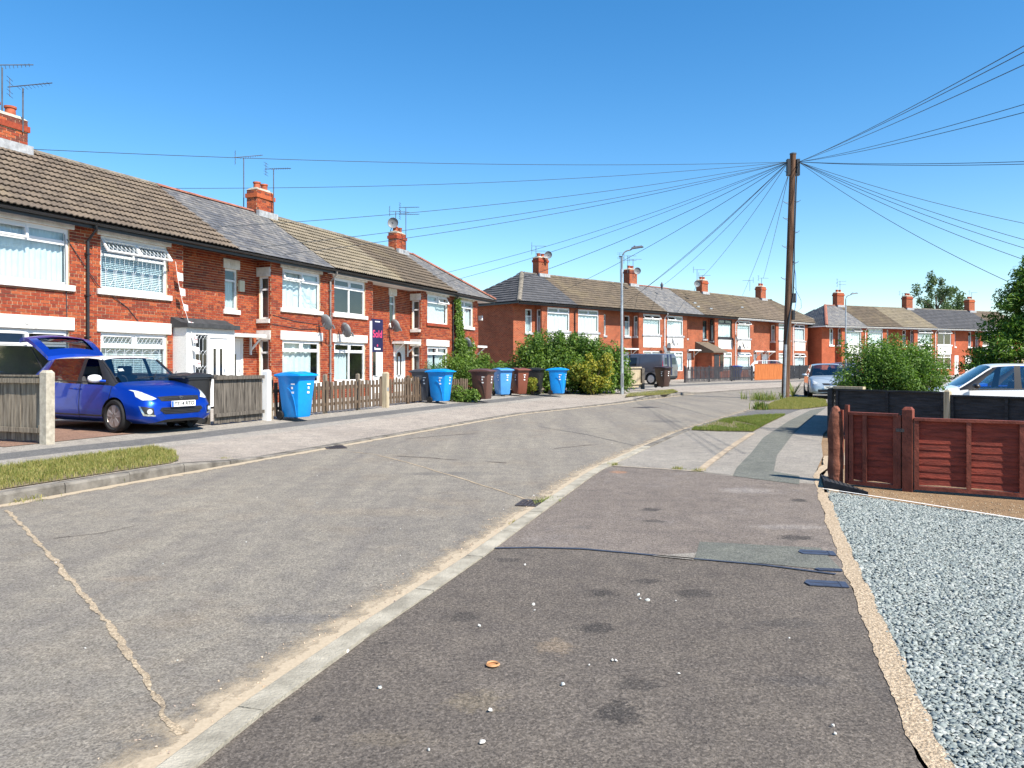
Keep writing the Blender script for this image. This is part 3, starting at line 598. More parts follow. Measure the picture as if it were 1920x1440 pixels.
for i in range(9):
    t = (i+.5)/9.5; p = tri[0].lerp(tri[2], t); q = tri[1].lerp(tri[2], t); z0 = .02+(.03-.02)*t; z1 = .10+(.03-.10)*t
    MB().tube([(p.x, p.y, z0+.003), (q.x, q.y, z1+.003)], .005, 4).build('rib', M['mat_rubber'], mt)
# ================================================================ terraced houses
def subtract(iv, cuts):
    out = [iv]
    for c in cuts:
        nx = []
        for a, b in out:
            if c[1] <= a or c[0] >= b: nx.append((a, b)); continue
            if c[0] > a: nx.append((a, c[0]))
            if c[1] < b: nx.append((c[1], b))
        out = nx
    return out
BL, BH, JT = .212, .063, .013
def bricks(acc, indiv, O, U, Nn, wid, z0, z1, holes, ph=0):
    """brick courses on a wall plane; full bricks of front-facing planes may be collected for single objects"""
    k = 0; z = z0
    while z+BH*.6 < z1:
        zt = min(z+BH, z1); cuts = [(h[0], h[1]) for h in holes if h[2] < zt and h[3] > z]
        header = (k % 5 == 4); L = (.102 if header else BL)
        x = -(L+JT)*(.5 if (k+ph) % 2 else 0)
        while x < wid:
            for a, b in subtract((max(0, x), min(wid, x+L)), cuts):
                if b-a < .02: continue
                full = (b-a > L-.001 and not header and zt-z > BH-.001)
                P = O+U*a; P.z = O.z+z
                if indiv is not None and full: indiv.append(P)
                else:
                    e = .010+random.uniform(-.002, .002); q = O+U*b; q.z = P.z; t = Vector((0, 0, zt-z))
                    f = Nn*e
                    acc.add([P+f, q+f, q+f+t, P+f+t, P, q, q+t, P+t], [(0, 1, 2, 3), (0, 4, 5, 1), (1, 5, 6, 2), (2, 6, 7, 3), (3, 7, 4, 0)])
            x += L+JT
        z += BH+JT; k += 1
bm_ = MB().box(0, BL, -.010, 0, 0, BH); BRICKMESH = bm_.mesh('brick'); BRICKMESH.materials.append(M['brick'])
def wallpanel(acc, O, U, wid, z0, z1, holes, inn, rev=.11):
    """wall sheet with openings and their reveals; inn points into the house"""
    xs = sorted({0, wid}|{min(max(h[i], 0), wid) for h in holes for i in (0, 1)}); zs = sorted({z0, z1}|{min(max(h[i], z0), z1) for h in holes for i in (2, 3)})
    P = lambda a, z, d=0: O+U*a+Vector((0, 0, z))+inn*d
    for xa, xb in zip(xs, xs[1:]):
        for za, zb in zip(zs, zs[1:]):
            cx, cz = (xa+xb)/2, (za+zb)/2
            if any(h[0] < cx < h[1] and h[2] < cz < h[3] for h in holes): continue
            acc.quad(P(xa, za), P(xb, za), P(xb, zb), P(xa, zb))
    for a, b, c, d in holes:
        for q in ((P(a, c), P(a, d), P(a, d, rev), P(a, c, rev)), (P(b, c), P(b, c, rev), P(b, d, rev), P(b, d)), (P(a, d), P(b, d), P(b, d, rev), P(a, d, rev)), (P(a, c), P(a, c, rev), P(b, c, rev), P(b, c))): acc.quad(*q)
def window(par, O, U, inn, w, h, lay):
    xf = lambda p: O+U*p.x+inn*p.y+Vector((0, 0, p.z))
    fm = M[lay.get('mat', 'upvc')]; f = .06; tr = lay.get('tr', .36); nt, nl = lay.get('top', 2), lay.get('low', 1); op = lay.get('open', ())
    zt = h-tr if nt else h
    b = MB(xf)
    d0, d1 = .045, .105
    b.box(0, w, d0, d1, 0, f); b.box(0, w, d0, d1, h-f, h); b.box(0, f, d0, d1, f, h-f); b.box(w-f, w, d0, d1, f, h-f)
    if nt: b.box(f, w-f, d0-.004, d1-.004, zt-f/2, zt+f/2)
    cells = []
    for n, za, zb, top in ((nl, f, zt-(f/2 if nt else f), 0), (nt, zt+f/2, h-f, 1)):
        if not n: continue
        cw = (w-2*f)/n
        for i in range(n):
            if i: b.box(f+cw*i-f*.45, f+cw*i+f*.45, d0+.003, d1-.003, za, zb)
            cells.append((f+cw*i+(f*.45 if i else 0), f+cw*(i+1)-(f*.45 if i < n-1 else 0), za, zb, top, i))
    wo = b.build('window', fm, par)
    for a, c, za, zb, top, i in cells:
        if top and not lay.get('plain'):
            ang = math.radians(lay.get('ang', 24)) if i in op else 0; s = .045
            def xs(p, a=a, zb=zb, ang=ang):
                dz = p.z-zb; return xf(Vector((p.x, p.y*math.cos(ang)+dz*math.sin(ang)-(.02 if ang else 0), zb+dz*math.cos(ang)-p.y*math.sin(ang))))
            e = .03 if ang else 0
            q = MB(xs); q.box(a-e, c+e, .03, .075, za-e, za-e+s); q.box(a-e, c+e, .03, .075, zb-s, zb+e*.3); q.box(a-e, a-e+s, .03, .075, za-e+s, zb-s); q.box(c+e-s, c+e, .03, .075, za-e+s, zb-s)
            so = q.build('sash', fm, wo); g = MB(xs); g.quad((a+.02, .055, za+.02), (c-.02, .055, za+.02), (c-.02, .055, zb-.02), (a+.02, .055, zb-.02)); g.build('pane', M['glass'], wo)
            if lay.get('lead'):
                L = MB(xs); n = 7; cw = (c-a-.09)/n
                for k in range(n):
                    x0 = a+.045+cw*k; z0, z1 = za+.045, zb-.045
                    L.tube([(x0, .048, z0), (x0+cw, .048, z1)], .005, 4); L.tube([(x0, .047, z1), (x0+cw, .047, z0)], .005, 4)
                L.build('leading', M['leading'], wo)
        else:
            g = MB(xf); g.quad((a-.01, .075, za-.01), (c+.01, .075, za-.01), (c+.01, .075, zb+.01), (a-.01, .075, zb+.01)); g.build('pane', M['glass'], wo)
            if lay.get('lead') and not top:
                L = MB(xf); n = 7; cw = (c-a)/n; y = .066
                for k in range(n):
                    x0 = a+cw*(k+.5)
                    L.tube([(x0, y, za), (x0, y, zb)], .006, 4)
                    hw = cw*.36; zz = [za+.06, za+.22, za+.42, za+.58] if lay['lead'] == 1 else [zb-.28, zb-.22, zb-.1, zb-.04]
                    x1 = a+cw*k+cw
                    if k < n-1:
                        L.tube([(x1, y, zz[0]), (x1-hw, y, zz[1]), (x1-hw, y, zz[2]), (x1, y, zz[3]), (x1+hw, y, zz[2]), (x1+hw, y, zz[1]), (x1, y, zz[0])], .005, 4)
                        L.tube([(x1, y, zz[3]), (x1, y, zb)], .005, 4)
                L.build('leading', M['leading'], wo)
    R = MB(xf); dpt = lay.get('room', .9); pd_ = .3 if dpt > .5 else .03
    for q in (((-pd_, dpt, -.4), (w+pd_, dpt, -.4), (w+pd_, dpt, h+.2), (-pd_, dpt, h+.2)), ((-pd_, .112, -.4), (-pd_, dpt, -.4), (-pd_, dpt, h+.2), (-pd_, .112, h+.2)), ((w+pd_, .112, -.4), (w+pd_, .112, h+.2), (w+pd_, dpt, h+.2), (w+pd_, dpt, -.4)),
              ((-pd_, .112, -.4), (w+pd_, .112, -.4), (w+pd_, dpt, -.4), (-pd_, dpt, -.4)), ((-pd_, .112, h+.2), (-pd_, dpt, h+.2), (w+pd_, dpt, h+.2), (w+pd_, .112, h+.2))): R.quad(*q)
    R.build('room', M['room'], wo)
    cu = lay.get('cur')
    if cu in ('net', 'vert', 'half', 'gap'):
        C = MB(xf); n = 60; a0, a1 = f*.6, w-f*.6
        spans = [(a0, a1)] if cu in ('net', 'half', 'vert') else [(a0, a0+(a1-a0)*.40), (a0+(a1-a0)*.52, a1)]
        if lay.get('span'): spans = [(w*lay['span'][0], w*lay['span'][1])]
        top = h-.02 if cu != 'half' else h*.72
        for s0, s1 in spans:
            vs = []; fs = []; ph = random.random()*9
            for i in range(n+1):
                t = i/n; x = s0+(s1-s0)*t
                y = .17+(.022*math.sin(t*38+ph)+.012*math.sin(t*71+ph*2) if cu != 'vert' else .014*(1 if i % 4 < 2 else -1))
                vs += [(x, y, .0), (x, y+.015*math.sin(t*23+ph), top)]
            fs = [(2*i, 2*i+2, 2*i+3, 2*i+1) for i in range(n)]; C.add(vs, fs)
        C.open = True; C.build('curtain', M['curtain'], wo, smooth=(cu != 'vert'))
    elif cu == 'slat':
        C = MB(xf); z = .03
        while z < h-.03: C.quad((f*.7, .15, z), (w-f*.7, .15, z), (w-f*.7, .175, z+.034), (f*.7, .175, z+.034)); z += .046
        C.open = True; C.build('blind', M['blind'], wo)
    elif cu == 'roll':
        C = MB(xf); C.quad((f*.7, .15, lay.get('to', .5)*h), (w-f*.7, .15, lay.get('to', .5)*h), (w-f*.7, .15, h), (f*.7, .15, h)); C.open = True; C.build('blind', M['blind'], wo)
    return wo
TX = [0, .17, .24, .33, .42, .5, .67, .74, .83, .92, 1]; TZ = [0, 0, .020, .030, .020, 0, 0, .020, .030, .020, 0]
def tile_arrays(kind):
    if kind == 'tile':
        w, e = .30, .335; v = []; f = []
        for x, z in zip(TX, TZ): v += [(x*w, -.0, z*.85+.048), (x*w, e+.03, z*.8-.002), (x*w, 0, z*.85+.024)]
        for i in range(10): f += [(3*i, 3*i+3, 3*i+4, 3*i+1), (3*i, 3*i+2, 3*i+5, 3*i+3)]
        return np.array(v), f, w, e
    w, e = .25, .205; v = [(0.003, 0, .016), (w-.003, 0, .016), (w-.003, e+.02, .002), (.003, e+.02, .002), (0.003, 0, .002), (w-.003, 0, .002)]
    return np.array(v), [(0, 1, 2, 3), (0, 4, 5, 1), (1, 5, 5, 2), (0, 3, 3, 4)], w, e
TILEMESH = {}
def tilemesh(kind, mat):
    k = (kind, mat)
    if k not in TILEMESH:
        v, f, w, e = tile_arrays(kind); me = bpy.data.meshes.new(kind); me.from_pydata([tuple(p) for p in v], [], [tuple(dict.fromkeys(q)) for q in f]); me.materials.append(M[mat]); TILEMESH[k] = me
    return TILEMESH[k]
def tiling(par, O, A, S, N, wid, slope, kind, mat, indiv, clip=None, near=None):
    """courses of tiles or slates on a slope: O eave corner, A along the eave, S up the slope"""
    v, f, w, e = tile_arrays(kind); n = int(slope/e+.3); cols = int(round(wid/w)); ws = wid/cols
    spots = []
    for r in range(n):
        sh = ws/2 if (kind == 'slate' and r % 2) else 0
        for c in range(cols+(1 if sh else 0)):
            a = c*ws-sh
            if a < -.2 or a+ws > wid+.2: continue
            if clip and not clip(a+ws/2, (r+.5)*e): continue
            spots.append((a, r*e))
    Mx = Matrix((A, S, N)).transposed()
    rest = []; objs = []
    if indiv:
        if len(spots) > 300:
            spots.sort(key=lambda s: (par.matrix_basis @ (O+A*s[0]+S*s[1])).length); objs, rest = spots[:300], spots[300:]
        else: objs = spots
    else: rest = spots
    nm = 'roof_tile' if kind == 'tile' else 'roof_slate'; me = tilemesh(kind, mat); eu = Mx.to_euler()
    for a, s in objs:
        o = link(nm, me, par); o.location = O+A*a+S*s+N*(random.uniform(0, .006)); o.rotation_euler = eu
        o.rotation_euler.z += random.uniform(-.006, .006)
        o.scale = (ws/w, 1, 1)
    if rest:
        P = np.array([list(O+A*a+S*s+N*random.uniform(0, .006)) for a, s in rest]); R = np.array(Mx)
        V = (v*np.array([ws/w, 1, 1])) @ R.T; nv = len(v)
        V = (V[None]+P[:, None]).reshape(-1, 3)
        F = []
        for q in f: F.append([q[0], q[1], q[2]]); F.append([q[0], q[2], q[3]]) if q[2] != q[3] and q[0] != q[3] else None
        F = [t for t in F if len(set(t)) == 3]
        F = (np.array(F)[None]+(np.arange(len(rest))*nv)[:, None, None]).reshape(-1, 3)
        o = npmesh(nm, V, F, M[mat], par); o['kind'] = 'stuff'
def caps(par, P0, P1, mat, r=.12, step=.45, name='ridge_tile'):
    d = (P1-P0); n = max(1, round(d.length/step)); d.normalize()
    u = d.cross(Vector((0, 0, 1))).normalized(); up = u.cross(d)
    for i in range(n):
        a = P0.lerp(P1, i/n); b = P0.lerp(P1, (i+1)/n)-d*.006; vs = []; K = 7; rr = r*(1+random.uniform(-.03, .03))
        for p in (a, b):
            for k in range(K):
                t = math.pi*k/(K-1)-.0; vs.append(p+u*math.cos(t)*rr*1.1+up*(math.sin(t)*rr*.75-.02))
        MB().add(vs, [(k, k+1, K+k+1, K+k) for k in range(K-1)]+[tuple(range(K))[::-1], tuple(range(K, 2*K))]).build(name, M[mat], par)
def chimney(par, x, y, z0, z1, wx=.95, wy=.46, pots=2, near=True, potm='terracotta', sunk=.5):
    c = MB(); c.box(x-wx/2, x+wx/2, y-wy/2, y+wy/2, z0-sunk, z1-.07)
    ch = c.build('chimney', M['mortar'] if near else M['wall2'], par)
    k = MB(); zc = z1-.36
    k.box(x-wx/2-.045, x+wx/2+.045, y-wy/2-.045, y+wy/2+.045, zc, zc+.15)
    k.build('corbel', M['chimbrick'], ch)
    if near:
        acc = MB()
        for za, zb in ((z0-.3, zc-.01), (zc+.16, z1-.07)):
            bricks(acc, None, Vector((x-wx/2, y-wy/2, 0)), Vector((1, 0, 0)), Vector((0, -1, 0)), wx, za, zb, [])
            bricks(acc, None, Vector((x-wx/2, y+wy/2, 0)), Vector((0, -1, 0)), Vector((-1, 0, 0)), wy, za, zb, [], 1)
        o = acc.build('brick', M['chimbrick'], ch); o['kind'] = 'stuff'
    MB().taper((x-wx/2-.02, x+wx/2+.02, y-wy/2-.02, y+wy/2+.02), (x-wx/2+.12, x+wx/2-.12, y-wy/2+.1, y+wy/2-.1), z1-.068, z1+.04).build('mortar_cap', M['concpost'], ch)
    for i in range(pots):
        px = x+(i-(pots-1)/2)*wx*.42
        MB().lathe([(.13, z1-.02), (.12, z1+.2), (.145, z1+.21), (.145, z1+.26), (.10, z1+.27), (.09, z1+.1)], (px, y, 0), 'z', 14).build('chimney_pot', M[potm], ch, smooth=True)
    MB().box(x-wx/2-.05, x+wx/2+.05, y-wy/2-.16, y-wy/2-.02, z0-.2, z0+.03).build('flashing', M['lead'], ch)
    return ch
def door(par, x0, x1, z0, z1, y, mat, glaz, fan=False):
    d = MB(); d.box(x0, x1, y, y+.05, z0, z1)
    do = d.build('door', M[mat], par, bevel=.004)
    fr = MB(); fr.box(x0-.07, x0-.002, y-.03, y+.09, z0, z1+.07); fr.box(x1+.002, x1+.07, y-.03, y+.09, z0, z1+.07); fr.box(x0-.001, x1+.001, y-.03, y+.09, z1+.002, z1+.07)
    fr.build('door_frame', M['upvc'] if mat != 'blackup' else M['blackup'], do)
    for a, b, c, e in glaz:
        MB().box(x0+a, x0+b, y-.012, y-.002, z0+c, z0+e).build('pane', M['glassdark'], do)
    if fan:
        cx = (x0+x1)/2; MB().prismy([(cx+.2*math.cos(math.pi*k/8), z0+1.55+.2*math.sin(math.pi*k/8)) for k in range(9)], y-.012, y-.002).build('pane', M['glassdark'], do)
    MB().box((x0+x1)/2-.13, (x0+x1)/2+.13, y-.018, y-.002, z0+.68, z0+.74).build('letter_plate', M['metal'], do)
    MB().tube([(x1-.09, y-.04, z0+.98), (x1-.09, y-.04, z0+1.1)], .012, 6).build('handle', M['metal'], do)
    return do
def canopy(par, x0, x1, y, z, dep=.6, mat='stone', flip=False):
    c = MB(); c.box(x0, x1, y-dep, y, z, z+.09); co = c.build('door_canopy', M[mat], par)
    MB().box(x0+.02, x1-.02, y-dep+.02, y-.002, z+.092, z+.11).build('canopy_top', M['lead'], co)
    for xx in (x0+.12, x1-.16):
        b = MB(); b.box(xx, xx+.05, y-.06, y-.004, z-.55, z-.002); b.add([], [])
        b.prismx([(y-.06, z-.42), (y-.06, z-.34), (y-dep+.12, z-.002), (y-dep+.06, z-.002)], xx+.003, xx+.047); b.build('canopy_bracket', M['white'], co)
def dish(row, u, v, z, ang, label, r=.30):
    d = empty('satellite_dish', row(u, v+.34, z), row.rz+ang, label, 'dish', 'satellite dishes on the house fronts')
    wl2 = Matrix.Rotation(-ang, 3, 'Z') @ Vector((0, .34, -.12))
    prof = [(0.001, 0), (r*.4, -.012), (r*.75, -.045), (r, -.09), (r*1.02, -.085), (r*.76, -.035), (r*.4, -.002), (.001, .01)]
    rot = Matrix.Rotation(math.radians(72), 4, 'X')
    q = MB(lambda p: rot @ Vector((p.x, p.y*1.08, -p.z))); q.lathe(prof, n=22); q.build('bowl', M['dishgrey'], d, smooth=2)
    MB().tube([wl2, (0, .08, -.12), (0, .02, -.02)], .018, 6).build('bracket', M['aerial'], d)
    MB().tube([(0, .0, -.22), (0, -.44, -.16)], .014, 6).build('arm', M['aerial'], d)
    MB().tube([(0, -.44, -.19), (0, -.36, -.06)], .035, 8).build('receiver', M['dishgrey'], d)
    return d
def house(row, u0, W, mir, P, label, name='terraced_house', group=None):
    H = empty(name, row(u0, 0, ZG), row.rz, label, 'house', group)
    bpy.context.view_layer.update()
    S = P.get('st'); X = (lambda a: W-a) if mir else (lambda a: a)
    def iv(a, b): return tuple(sorted((X(a), X(b))))
    bw, rc, ze, zr, yr = 3.05, .58, P.get('ze', 4.70), P['zr'], P.get('yr', 3.0)
    Ux, Inn, Front = Vector((1, 0, 0)), Vector((0, 1, 0)), Vector((0, -1, 0)); near = P.get('near', False)
    wins = P['win']                                   # (plane, a, b, z0, z1, layout)
    holes = {'bay': [], 'rec': [], 'side': []}
    for w_ in wins: holes[w_[0]].append(w_)
    for d_ in P.get('doors', []): holes['rec'].append(('rec', d_[0]-.07, d_[1]+.07, 0, d_[2]+.07, None))
    b0, b1 = iv(0, bw); r0, r1 = iv(bw, W)
    wl_ = MB(); acc = MB(); ind = [] if P.get('indiv') else None
    def hl(k, base): return [tuple(sorted((X(h[1])-base, X(h[2])-base)))+(h[3], h[4]) for h in holes[k]]
    for k, (a, b), y in (('bay', (b0, b1), 0), ('rec', (r0, r1), rc)):
        if b-a < .05: continue
        O = Vector((a, y, 0)); hs_ = hl(k, a); wallpanel(wl_, O, Ux, b-a, -.3, ze+.1, hs_, Inn)
        if near: bricks(acc, ind, O, Ux, Front, b-a, .0, ze+.06, hs_, 0)
    xs_ = X(bw); sn = Vector((-1, 0, 0)) if mir else Vector((1, 0, 0))
    O = Vector((xs_, rc if mir else 0, 0)); U = Vector((0, -1 if mir else 1, 0)); hs_ = [(h[1], h[2], h[3], h[4]) for h in holes['side']]
    wallpanel(wl_, O, U, rc, -.3, ze+.1, hs_, -sn)
    if near and mir: bricks(acc, None, O, U, sn, rc, 0, ze+.06, hs_, 1)
    yb = 2*yr
    sw = MB()
    if P.get('endL'): wallpanel(sw, Vector((0, yb, 0)), Vector((0, -1, 0)), yb-(rc if mir else 0), -.3, ze+.1, [], Vector((1, 0, 0)))
    if P.get('endR'): wallpanel(sw, Vector((W, rc if not mir else 0, 0)), Vector((0, 1, 0)), yb-(rc if not mir else 0), -.3, ze+.1, [], Vector((-1, 0, 0)))
    if sw.v: sw.build('side_wall', M[P.get('wall', 'wall2')], H)
    MB().quad((W, yb, -.3), (0, yb, -.3), (0, yb, ze), (W, yb, ze)).build('back_wall', M[P.get('wall', 'wall2')], H)
    wo = wl_.build('wall', M['mortar'] if near else M[P['wall']], H)
    if near:
        if ind:
            vis_ = []
            for p in ind:
                q = H.matrix_world @ p; px, py = proj(q)
                if -20 < px < 1940: vis_.append(((q-camo.location).length+(50 if py > 690 or (px < 100 and py > 640) else 0), p))
                else: vis_.append((999, p))
            vis_.sort(key=lambda t: t[0]); sel = [p for _, p in vis_[:300]]; oth = [p for _, p in vis_[300:]]
            for p in sel: o = link('brick', BRICKMESH, H); o.location = p+Vector((0, random.uniform(-.002, .002), 0))
            for p in oth:
                e = .010+random.uniform(-.002, .002); acc.box(p.x, p.x+BL, p.y-e, p.y, p.z, p.z+BH)
        o = acc.build('brick', M['brick'], H); o['kind'] = 'stuff'
    for k, a, b, z0, z1, lay in wins:
        if k == 'side': window(H, O+U*a+Vector((0, 0, z0)), U, -sn, b-a, z1-z0, lay); y = None
        else:
            y = 0 if k == 'bay' else rc; x0, x1 = iv(a, b)
            lay2 = dict(lay)
            window(H, Vector((x0, y, z0)), Ux, Inn, x1-x0, z1-z0, lay2)
        sm = lay.get('sill', 'stone'); lm = lay.get('lint', 'stone')
        if k == 'side':
            def sx(p, O=O, U=U, sn=sn): return O+U*p.x+sn*(-p.y)+Vector((0, 0, p.z))
            if sm: MB(sx).box(a-.06, min(b+.06, rc+.03), -.07, .09, z0-.13, z0-.002).build('sill', M[sm], H)
            if lm: MB(sx).box(a-.08, min(b+.08, rc+.02), -.04, .04, z1+.002, z1+.3).build('lintel', M[lm], H)
            continue
        ex = .11 if b-a > 1 else .08
        if sm: MB().box(x0-ex, x1+ex, y-.075, y+.10, z0-.14, z0-.002).build('sill', M[sm], H, bevel=.006)
        if lm:
            lo = MB().box(x0-ex, x1+ex, y-.045, y+.06, z1+.002, min(z1+.30, ze+.06)).build('lintel', M[lm], H, bevel=.006)
            cx = (x0+x1)/2
            MB().lathe([(.085, -.012), (.085, 0), (.06, 0), (.06, -.006), (.001, -.006)], (cx, y-.045, z1+.17), 'y', 18).build('roundel', M[lm], lo)
            if b-a > 1 and z1 < 3:
                for sg in (-1, 1): MB().prismy([(cx+sg*.08-.06, z1+.005), (cx+sg*.08+.06, z1+.005), (cx+sg*.08, z1+.08)], y-.055, y-.046).build('moulding', M[lm], lo)
    if P.get('panel'):
        a, b = iv(.42, 2.52); MB().box(a, b, -.02, .03, P['panel'][0], P['panel'][1]).build('panel', M['render'], H)
    for d_ in P.get('doors', []):
        x0, x1 = iv(d_[0], d_[1]); door(H, x0, x1, .02, d_[2], rc+.04, d_[3], d_[4], d_[5] if len(d_) > 5 else False)
    # roof
    oh = .30; zE = ze-.02; kind, mat = P['roof']; sl = math.hypot(yr+oh, zr-zE); Sv = Vector((0, yr+oh, zr-zE)).normalized(); Nv = Vector((0, -Sv.z, Sv.y))
    hL, hR = P.get('hipL', 0), P.get('hipR', 0); xa, xb = (-oh if hL else 0), (W+oh if hR else W)
    ra, rb = (yr if hL else 0), (W-yr if hR else W)
    rf = MB(); rf.quad((xa, -oh, zE), (xb, -oh, zE), (rb, yr, zr), (ra, yr, zr)); rf.quad((xb, yb+oh, zE), (xa, yb+oh, zE), (ra, yr, zr), (rb, yr, zr))
    if hL: rf.add([(xa, yb+oh, zE), (xa, -oh, zE), (ra, yr, zr)], [(0, 1, 2)])
    if hR: rf.add([(xb, -oh, zE), (xb, yb+oh, zE), (rb, yr, zr)], [(0, 1, 2)])
    rf.quad((xa, -oh, zE-.03), (xa, yb+oh, zE-.03), (xb, yb+oh, zE-.03), (xb, -oh, zE-.03))
    rfo = rf.build('roof', M['roofbase'], H)
    def clip(a, s):
        t = s/sl; x = xa+a
        return (not hL or x > xa+(ra-xa)*t-.05) and (not hR or x < xb-(xb-rb)*t+.05)
    tiling(H, Vector((xa, -oh-.03, zE+.004)), Ux, Sv, Nv, xb-xa, sl, kind, mat, P.get('indiv_tiles', False), clip if (hL or hR) else None)
    rm = P.get('ridge', 'ridge_grey')
    if rb-ra > .3: caps(H, Vector((ra, yr, zr+.01)), Vector((rb, yr, zr+.01)), rm)
    hd = yr+oh; wL = yb+2*oh
    if hL:
        S2 = Vector((ra-xa, 0, zr-zE)).normalized(); N2 = Vector((-S2.z, 0, S2.x)); s2 = math.hypot(ra-xa, zr-zE)
        tiling(H, Vector((xa-.03, yb+oh, zE+.004)), Vector((0, -1, 0)), S2, N2, wL, s2, kind, mat, False, lambda a, s: a > s/s2*wL/2-.05 and a < wL-s/s2*wL/2+.05)
        caps(H, Vector((xa, -oh, zE+.05)), Vector((ra, yr, zr+.03)), rm, .14, .45, 'hip_tile')
    if hR:
        S2 = Vector((rb-xb, 0, zr-zE)).normalized(); N2 = Vector((-S2.z, 0, S2.x)); N2 = Vector((abs(S2.z), 0, abs(S2.x))); s2 = math.hypot(ra-xa, zr-zE) if hL else math.hypot(xb-rb, zr-zE)
        tiling(H, Vector((xb+.03, -oh, zE+.004)), Vector((0, 1, 0)), S2, N2, wL, s2, kind, mat, False, lambda a, s: a > s/s2*wL/2-.05 and a < wL-s/s2*wL/2+.05)
        caps(H, Vector((xb, -oh, zE+.05)), Vector((rb, yr, zr+.03)), rm, .14, .45, 'hip_tile')
    gm = M[P.get('gut', 'gutter')]
    gx0, gx1 = (xa-.02 if hL else .004), (xb+.02 if hR else W-.004)
    MB().box(gx0, gx1, -oh+.01, -oh+.035, zE-.17, zE-.032).build('fascia', gm, H)
    if P.get('soffit'): MB().box(max(gx0, 0), min(gx1, W), -oh+.036, rc+.02, zE-.16, zE-.14).build('soffit', M['white'], H)
    g = MB(); K = 7; vs = []
    for x in (gx0, gx1):
        for k in range(K): t = math.pi*k/(K-1); vs.append((x, -oh-.05+.058*math.cos(t), zE-.04-.058*math.sin(t)))
    g.add(vs, [(k, k+1, K+k+1, K+k) for k in range(K-1)]+[tuple(range(K)), tuple(range(K, 2*K))[::-1]]); g.build('gutter', gm, H)
    if hL: MB().box(xa-.09, xa-.005, -oh, yb+oh, zE-.12, zE-.02).build('gutter', gm, H)
    if P.get('pipe'):
        px, pm = P['pipe']; px = X(px)
        b = MB(); b.tube([(px, -oh-.05, zE-.09), (px, -oh-.05, zE-.18), (px, -.07, zE-.45), (px, -.07, .02)], .036, 10); po = b.build('downpipe', M[pm], H, smooth=True)
        for z in (.9, 1.9, 2.9, 3.9): MB().box(px-.055, px+.055, -.115, -.002, z, z+.035).build('pipe_bracket', M[pm], po)
    return H
LY = lambda **k: k
def r1win(up, lo, up2=None): return [('bay', .42, 2.50, 3.12, 4.44, up), ('bay', .42, 2.50, .60, 2.06, lo)]
nar = LY(top=1, low=1, tr=.42, cur=None, plain=1, room=.3)
glz2 = [(.22, .33, .75, 1.55), (.52, .63, .75, 1.55)]
TL = .25
common = dict(zr=6.9, near=True, indiv=True, indiv_tiles=True)
HA = house(R1, -5.05, 5.05, True, dict(common, win=r1win(LY(low=1, open=(0,), cur='vert', ang=16), LY(low=1, open=(0,), cur=None, ang=14)), roof=('tile', 'tile_brown'), doors=[(3.6, 4.45, 2.0, 'white', glz2)]),
           'nearest brick terraced house, cut off by the left edge, with pale vertical blinds upstairs')
HB = house(R1, 0, 4.9, False, dict(common, win=r1win(LY(low=1, open=(0, 1), cur='slat', lead=1, ang=38, tr=.46), LY(low=1, top=2, cur='slat', lead=2)), roof=('tile', 'tile_brown'), pipe=(.02, 'gutter')),
           'brick terraced house with diamond leaded windows and a white front porch')
HC = house(R1, 4.9, 4.9, True, dict(common, win=r1win(LY(low=2, open=(0,), cur='net', ang=22), LY(low=1, cur='net', span=(.03, .84)))+[('rec', 3.95, 4.5, 2.95, 4.22, LY(top=1, low=1, plain=1, cur='half')), ('side', .1, .48, 2.72, 4.10, nar), ('side', .1, .48, .3, 2.05, nar)], roof=('slate', 'slate'), ridge='ridge_red', doors=[(3.75, 4.6, 2.0, 'white', glz2)]),
           'brick terraced house with grey slate roof, white net curtains, left of a satellite dish')
HD = house(R1, 9.8, 5.05, False, dict(common, indiv=False, soffit=1, win=r1win(LY(low=2, cur=None, plain=0), LY(low=2, cur='half', span=(.04, .5)))+[('rec', 3.15, 3.6, 2.95, 4.2, LY(top=1, low=1, plain=1))], roof=('tile', 'tile_tan'), pipe=(.1, 'greyplastic'), doors=[(3.85, 4.7, 2.0, 'white', [(.05, .42, .75, 1.75)])]),
           'brick terraced house with pale tan tiled roof, standing behind the sold sign')
HE = house(R1, 14.85, 5.1, True, dict(common, indiv=False, soffit=1, win=r1win(LY(low=1, open=(1,), cur='vert', ang=26, sill='chimbrick'), LY(low=1, cur='gap'))+[('rec', 4.35, 4.85, 2.95, 4.2, LY(top=1, low=1, plain=1)), ('side', .1, .48, 2.8, 4.1, nar), ('side', .1, .48, .6, 2.05, nar)], roof=('tile', 'tile_dark'), ridge='ridge_grey', doors=[(3.55, 4.4, 2.0, 'white', glz2, True)]),
           'brick terraced house with dark brown tiled roof and arched pane in its white door')
HF = house(R1, 19.95, 4.45, False, dict(common, indiv=False, indiv_tiles=False, hipR=1, endR=1, soffit=1, win=[('bay', .55, 2.5, 3.12, 4.44, LY(low=2, cur='half', lint='stone2')), ('bay', .55, 2.5, .60, 2.06, LY(cur='net', lint='stone2'))], roof=('slate', 'slate'), ridge='ridge_red', pipe=(.04, 'gutter'), doors=[(3.3, 4.1, 2.0, 'white', glz2)]),
           'end terraced house with hipped slate roof and ivy climbing its front')
chimney(HB, .05, 3.0, 6.9, 7.66, 1.0, .48); chimney(HD, .02, 3.0, 6.9, 7.78); chimney(HE, 5.08, 3.0, 6.9, 7.80)
